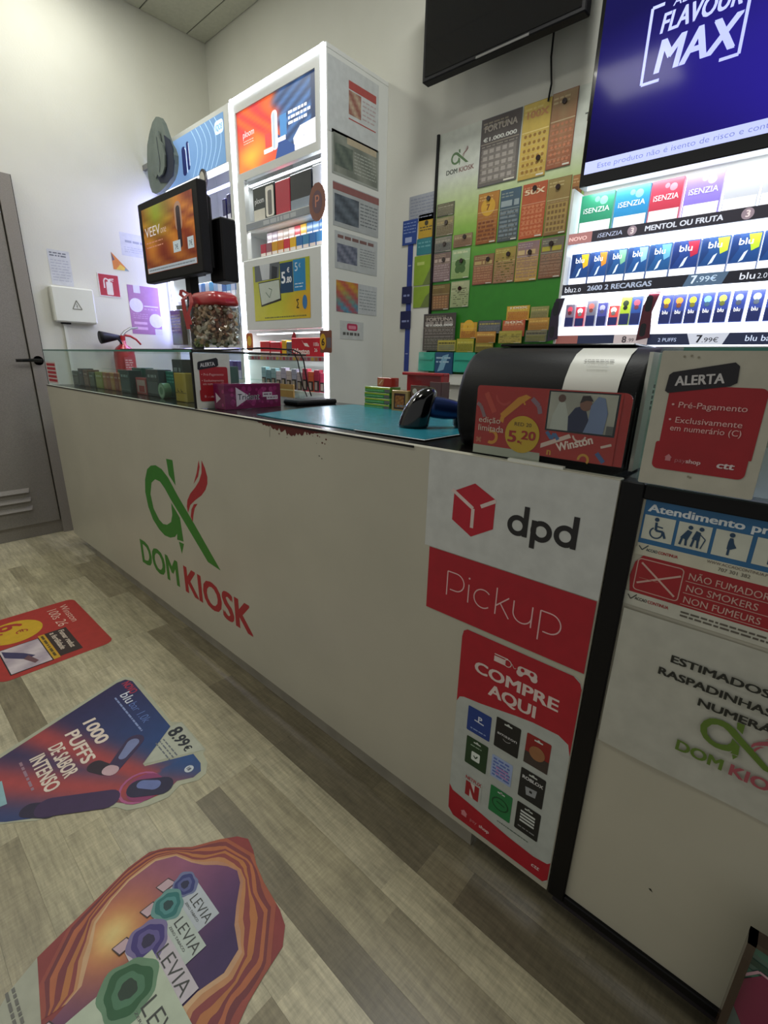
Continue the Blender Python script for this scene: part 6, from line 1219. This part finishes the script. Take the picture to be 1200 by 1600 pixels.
sbox('tobacco_box', -.878, -.80, .55, .05, 1.0, .095, '4A3228', 'brown box with a pale mark just behind the scanner', lambda b, w, h: (b.rect(.005, .05, w - .005, h - .005, '6A4A38', 1), b.disc(.02, .075, .010, 'C8C0B0', 2, n=12)))
sbox('tobacco_box', -.795, -.745, .55, .05, 1.0, .11, '5A3838', 'dull maroon box behind the scanner handle', None)
rdt = thing('red_tray', (-.85, .60, 1.0), 'bright red plastic tray standing upright behind the tobacco boxes', 'tray')
b = B('red'); b.box(-.945, .608, 1.0, -.76, .618, 1.138, bev=.003); b.box(-.945, .58, 1.128, -.76, .608, 1.138, bev=.002); b.box(-.77, .58, 1.05, -.76, .608, 1.128); b.build('shell', rdt)
sbox('tobacco_box', -1.035, -.95, .60, .012, 1.082, .036, 'A83028', 'small red and orange carton leaning above the green stack', lambda b, w, h: b.poly([(.005, .005), (.035, .032), (.005, .032)], 'C8A050', 1)) if False else None
b = B('gloss'); b.box(-1.045, .556, 1.0825, -.975, .60, 1.115, 'A8382C', bev=.001); b.frame((-1.045, .556, 1.0825)); b.poly([(.002, .003), (.028, .003), (.036, .028), (.002, .028)], 'C07850', 1); b.line([(.01, .008), (.026, .024)], .004, 'E0C0A0', 2)
tag(b.build('tobacco_box', loc=(-1.01, .58, 1.0825)), 'small red and orange carton on top of the green stack', 'box', g)

# ================================================================ GLASS CASE on the black-framed counter
gb = thing('glass_case', (.6, .2, 1.0), 'glass display case with green glass top on the black-framed counter', 'display case')
b = B('glass'); b.box(.020, .004, 1.002, 1.3, .009, 1.190); b.build('front_glass', gb)
b = B('glass'); b.box(.020, .009, 1.190, 1.3, .40, 1.198); b.build('top_glass', gb)
b = B('glass_edge'); b.box(.050, -.001, 1.1895, 1.3, .009, 1.1985); b.build('glass_edge', gb)
b = B('glass'); b.box(.020, .009, 1.002, .024, .40, 1.190); b.build('end_glass', gb)
b = B('black_matte')
for k in range(5): b.box(.0185, .010 + .0, 1.150 + k * .008 - .04, .0195, .016, 1.155 + k * .008 - .04)
b.build('hinge_strip', gb)
for k, (x, c, h, lb) in enumerate(((.20, '4A3A30', .15, 'dark brown'), (.29, '7A4A2C', .13, 'rust-brown'), (.38, '3A3A34', .14, 'charcoal'), (.47, '6A5A38', .12, 'khaki'))):
    b = B('gloss'); b.box(x, .06, 1.0, x + .08, .12, 1.0 + h, c, bev=.002); b.frame((x, .06, 1.0)); b.rect(.01, .02, .07, h * .5, mix(c, 'C8A878', .4), 1)
    tag(b.build('boxed_product', loc=(x + .04, .09, 1.0)), lb + ' carton inside the case beside the large ALERTA card', 'box', 'goods in the case on the black-framed counter')
b = B('print').frame((.0, .004 - .002, 1.0)); 

for o in list(bpy.data.objects):
    if '_b' in o: del o['_b']
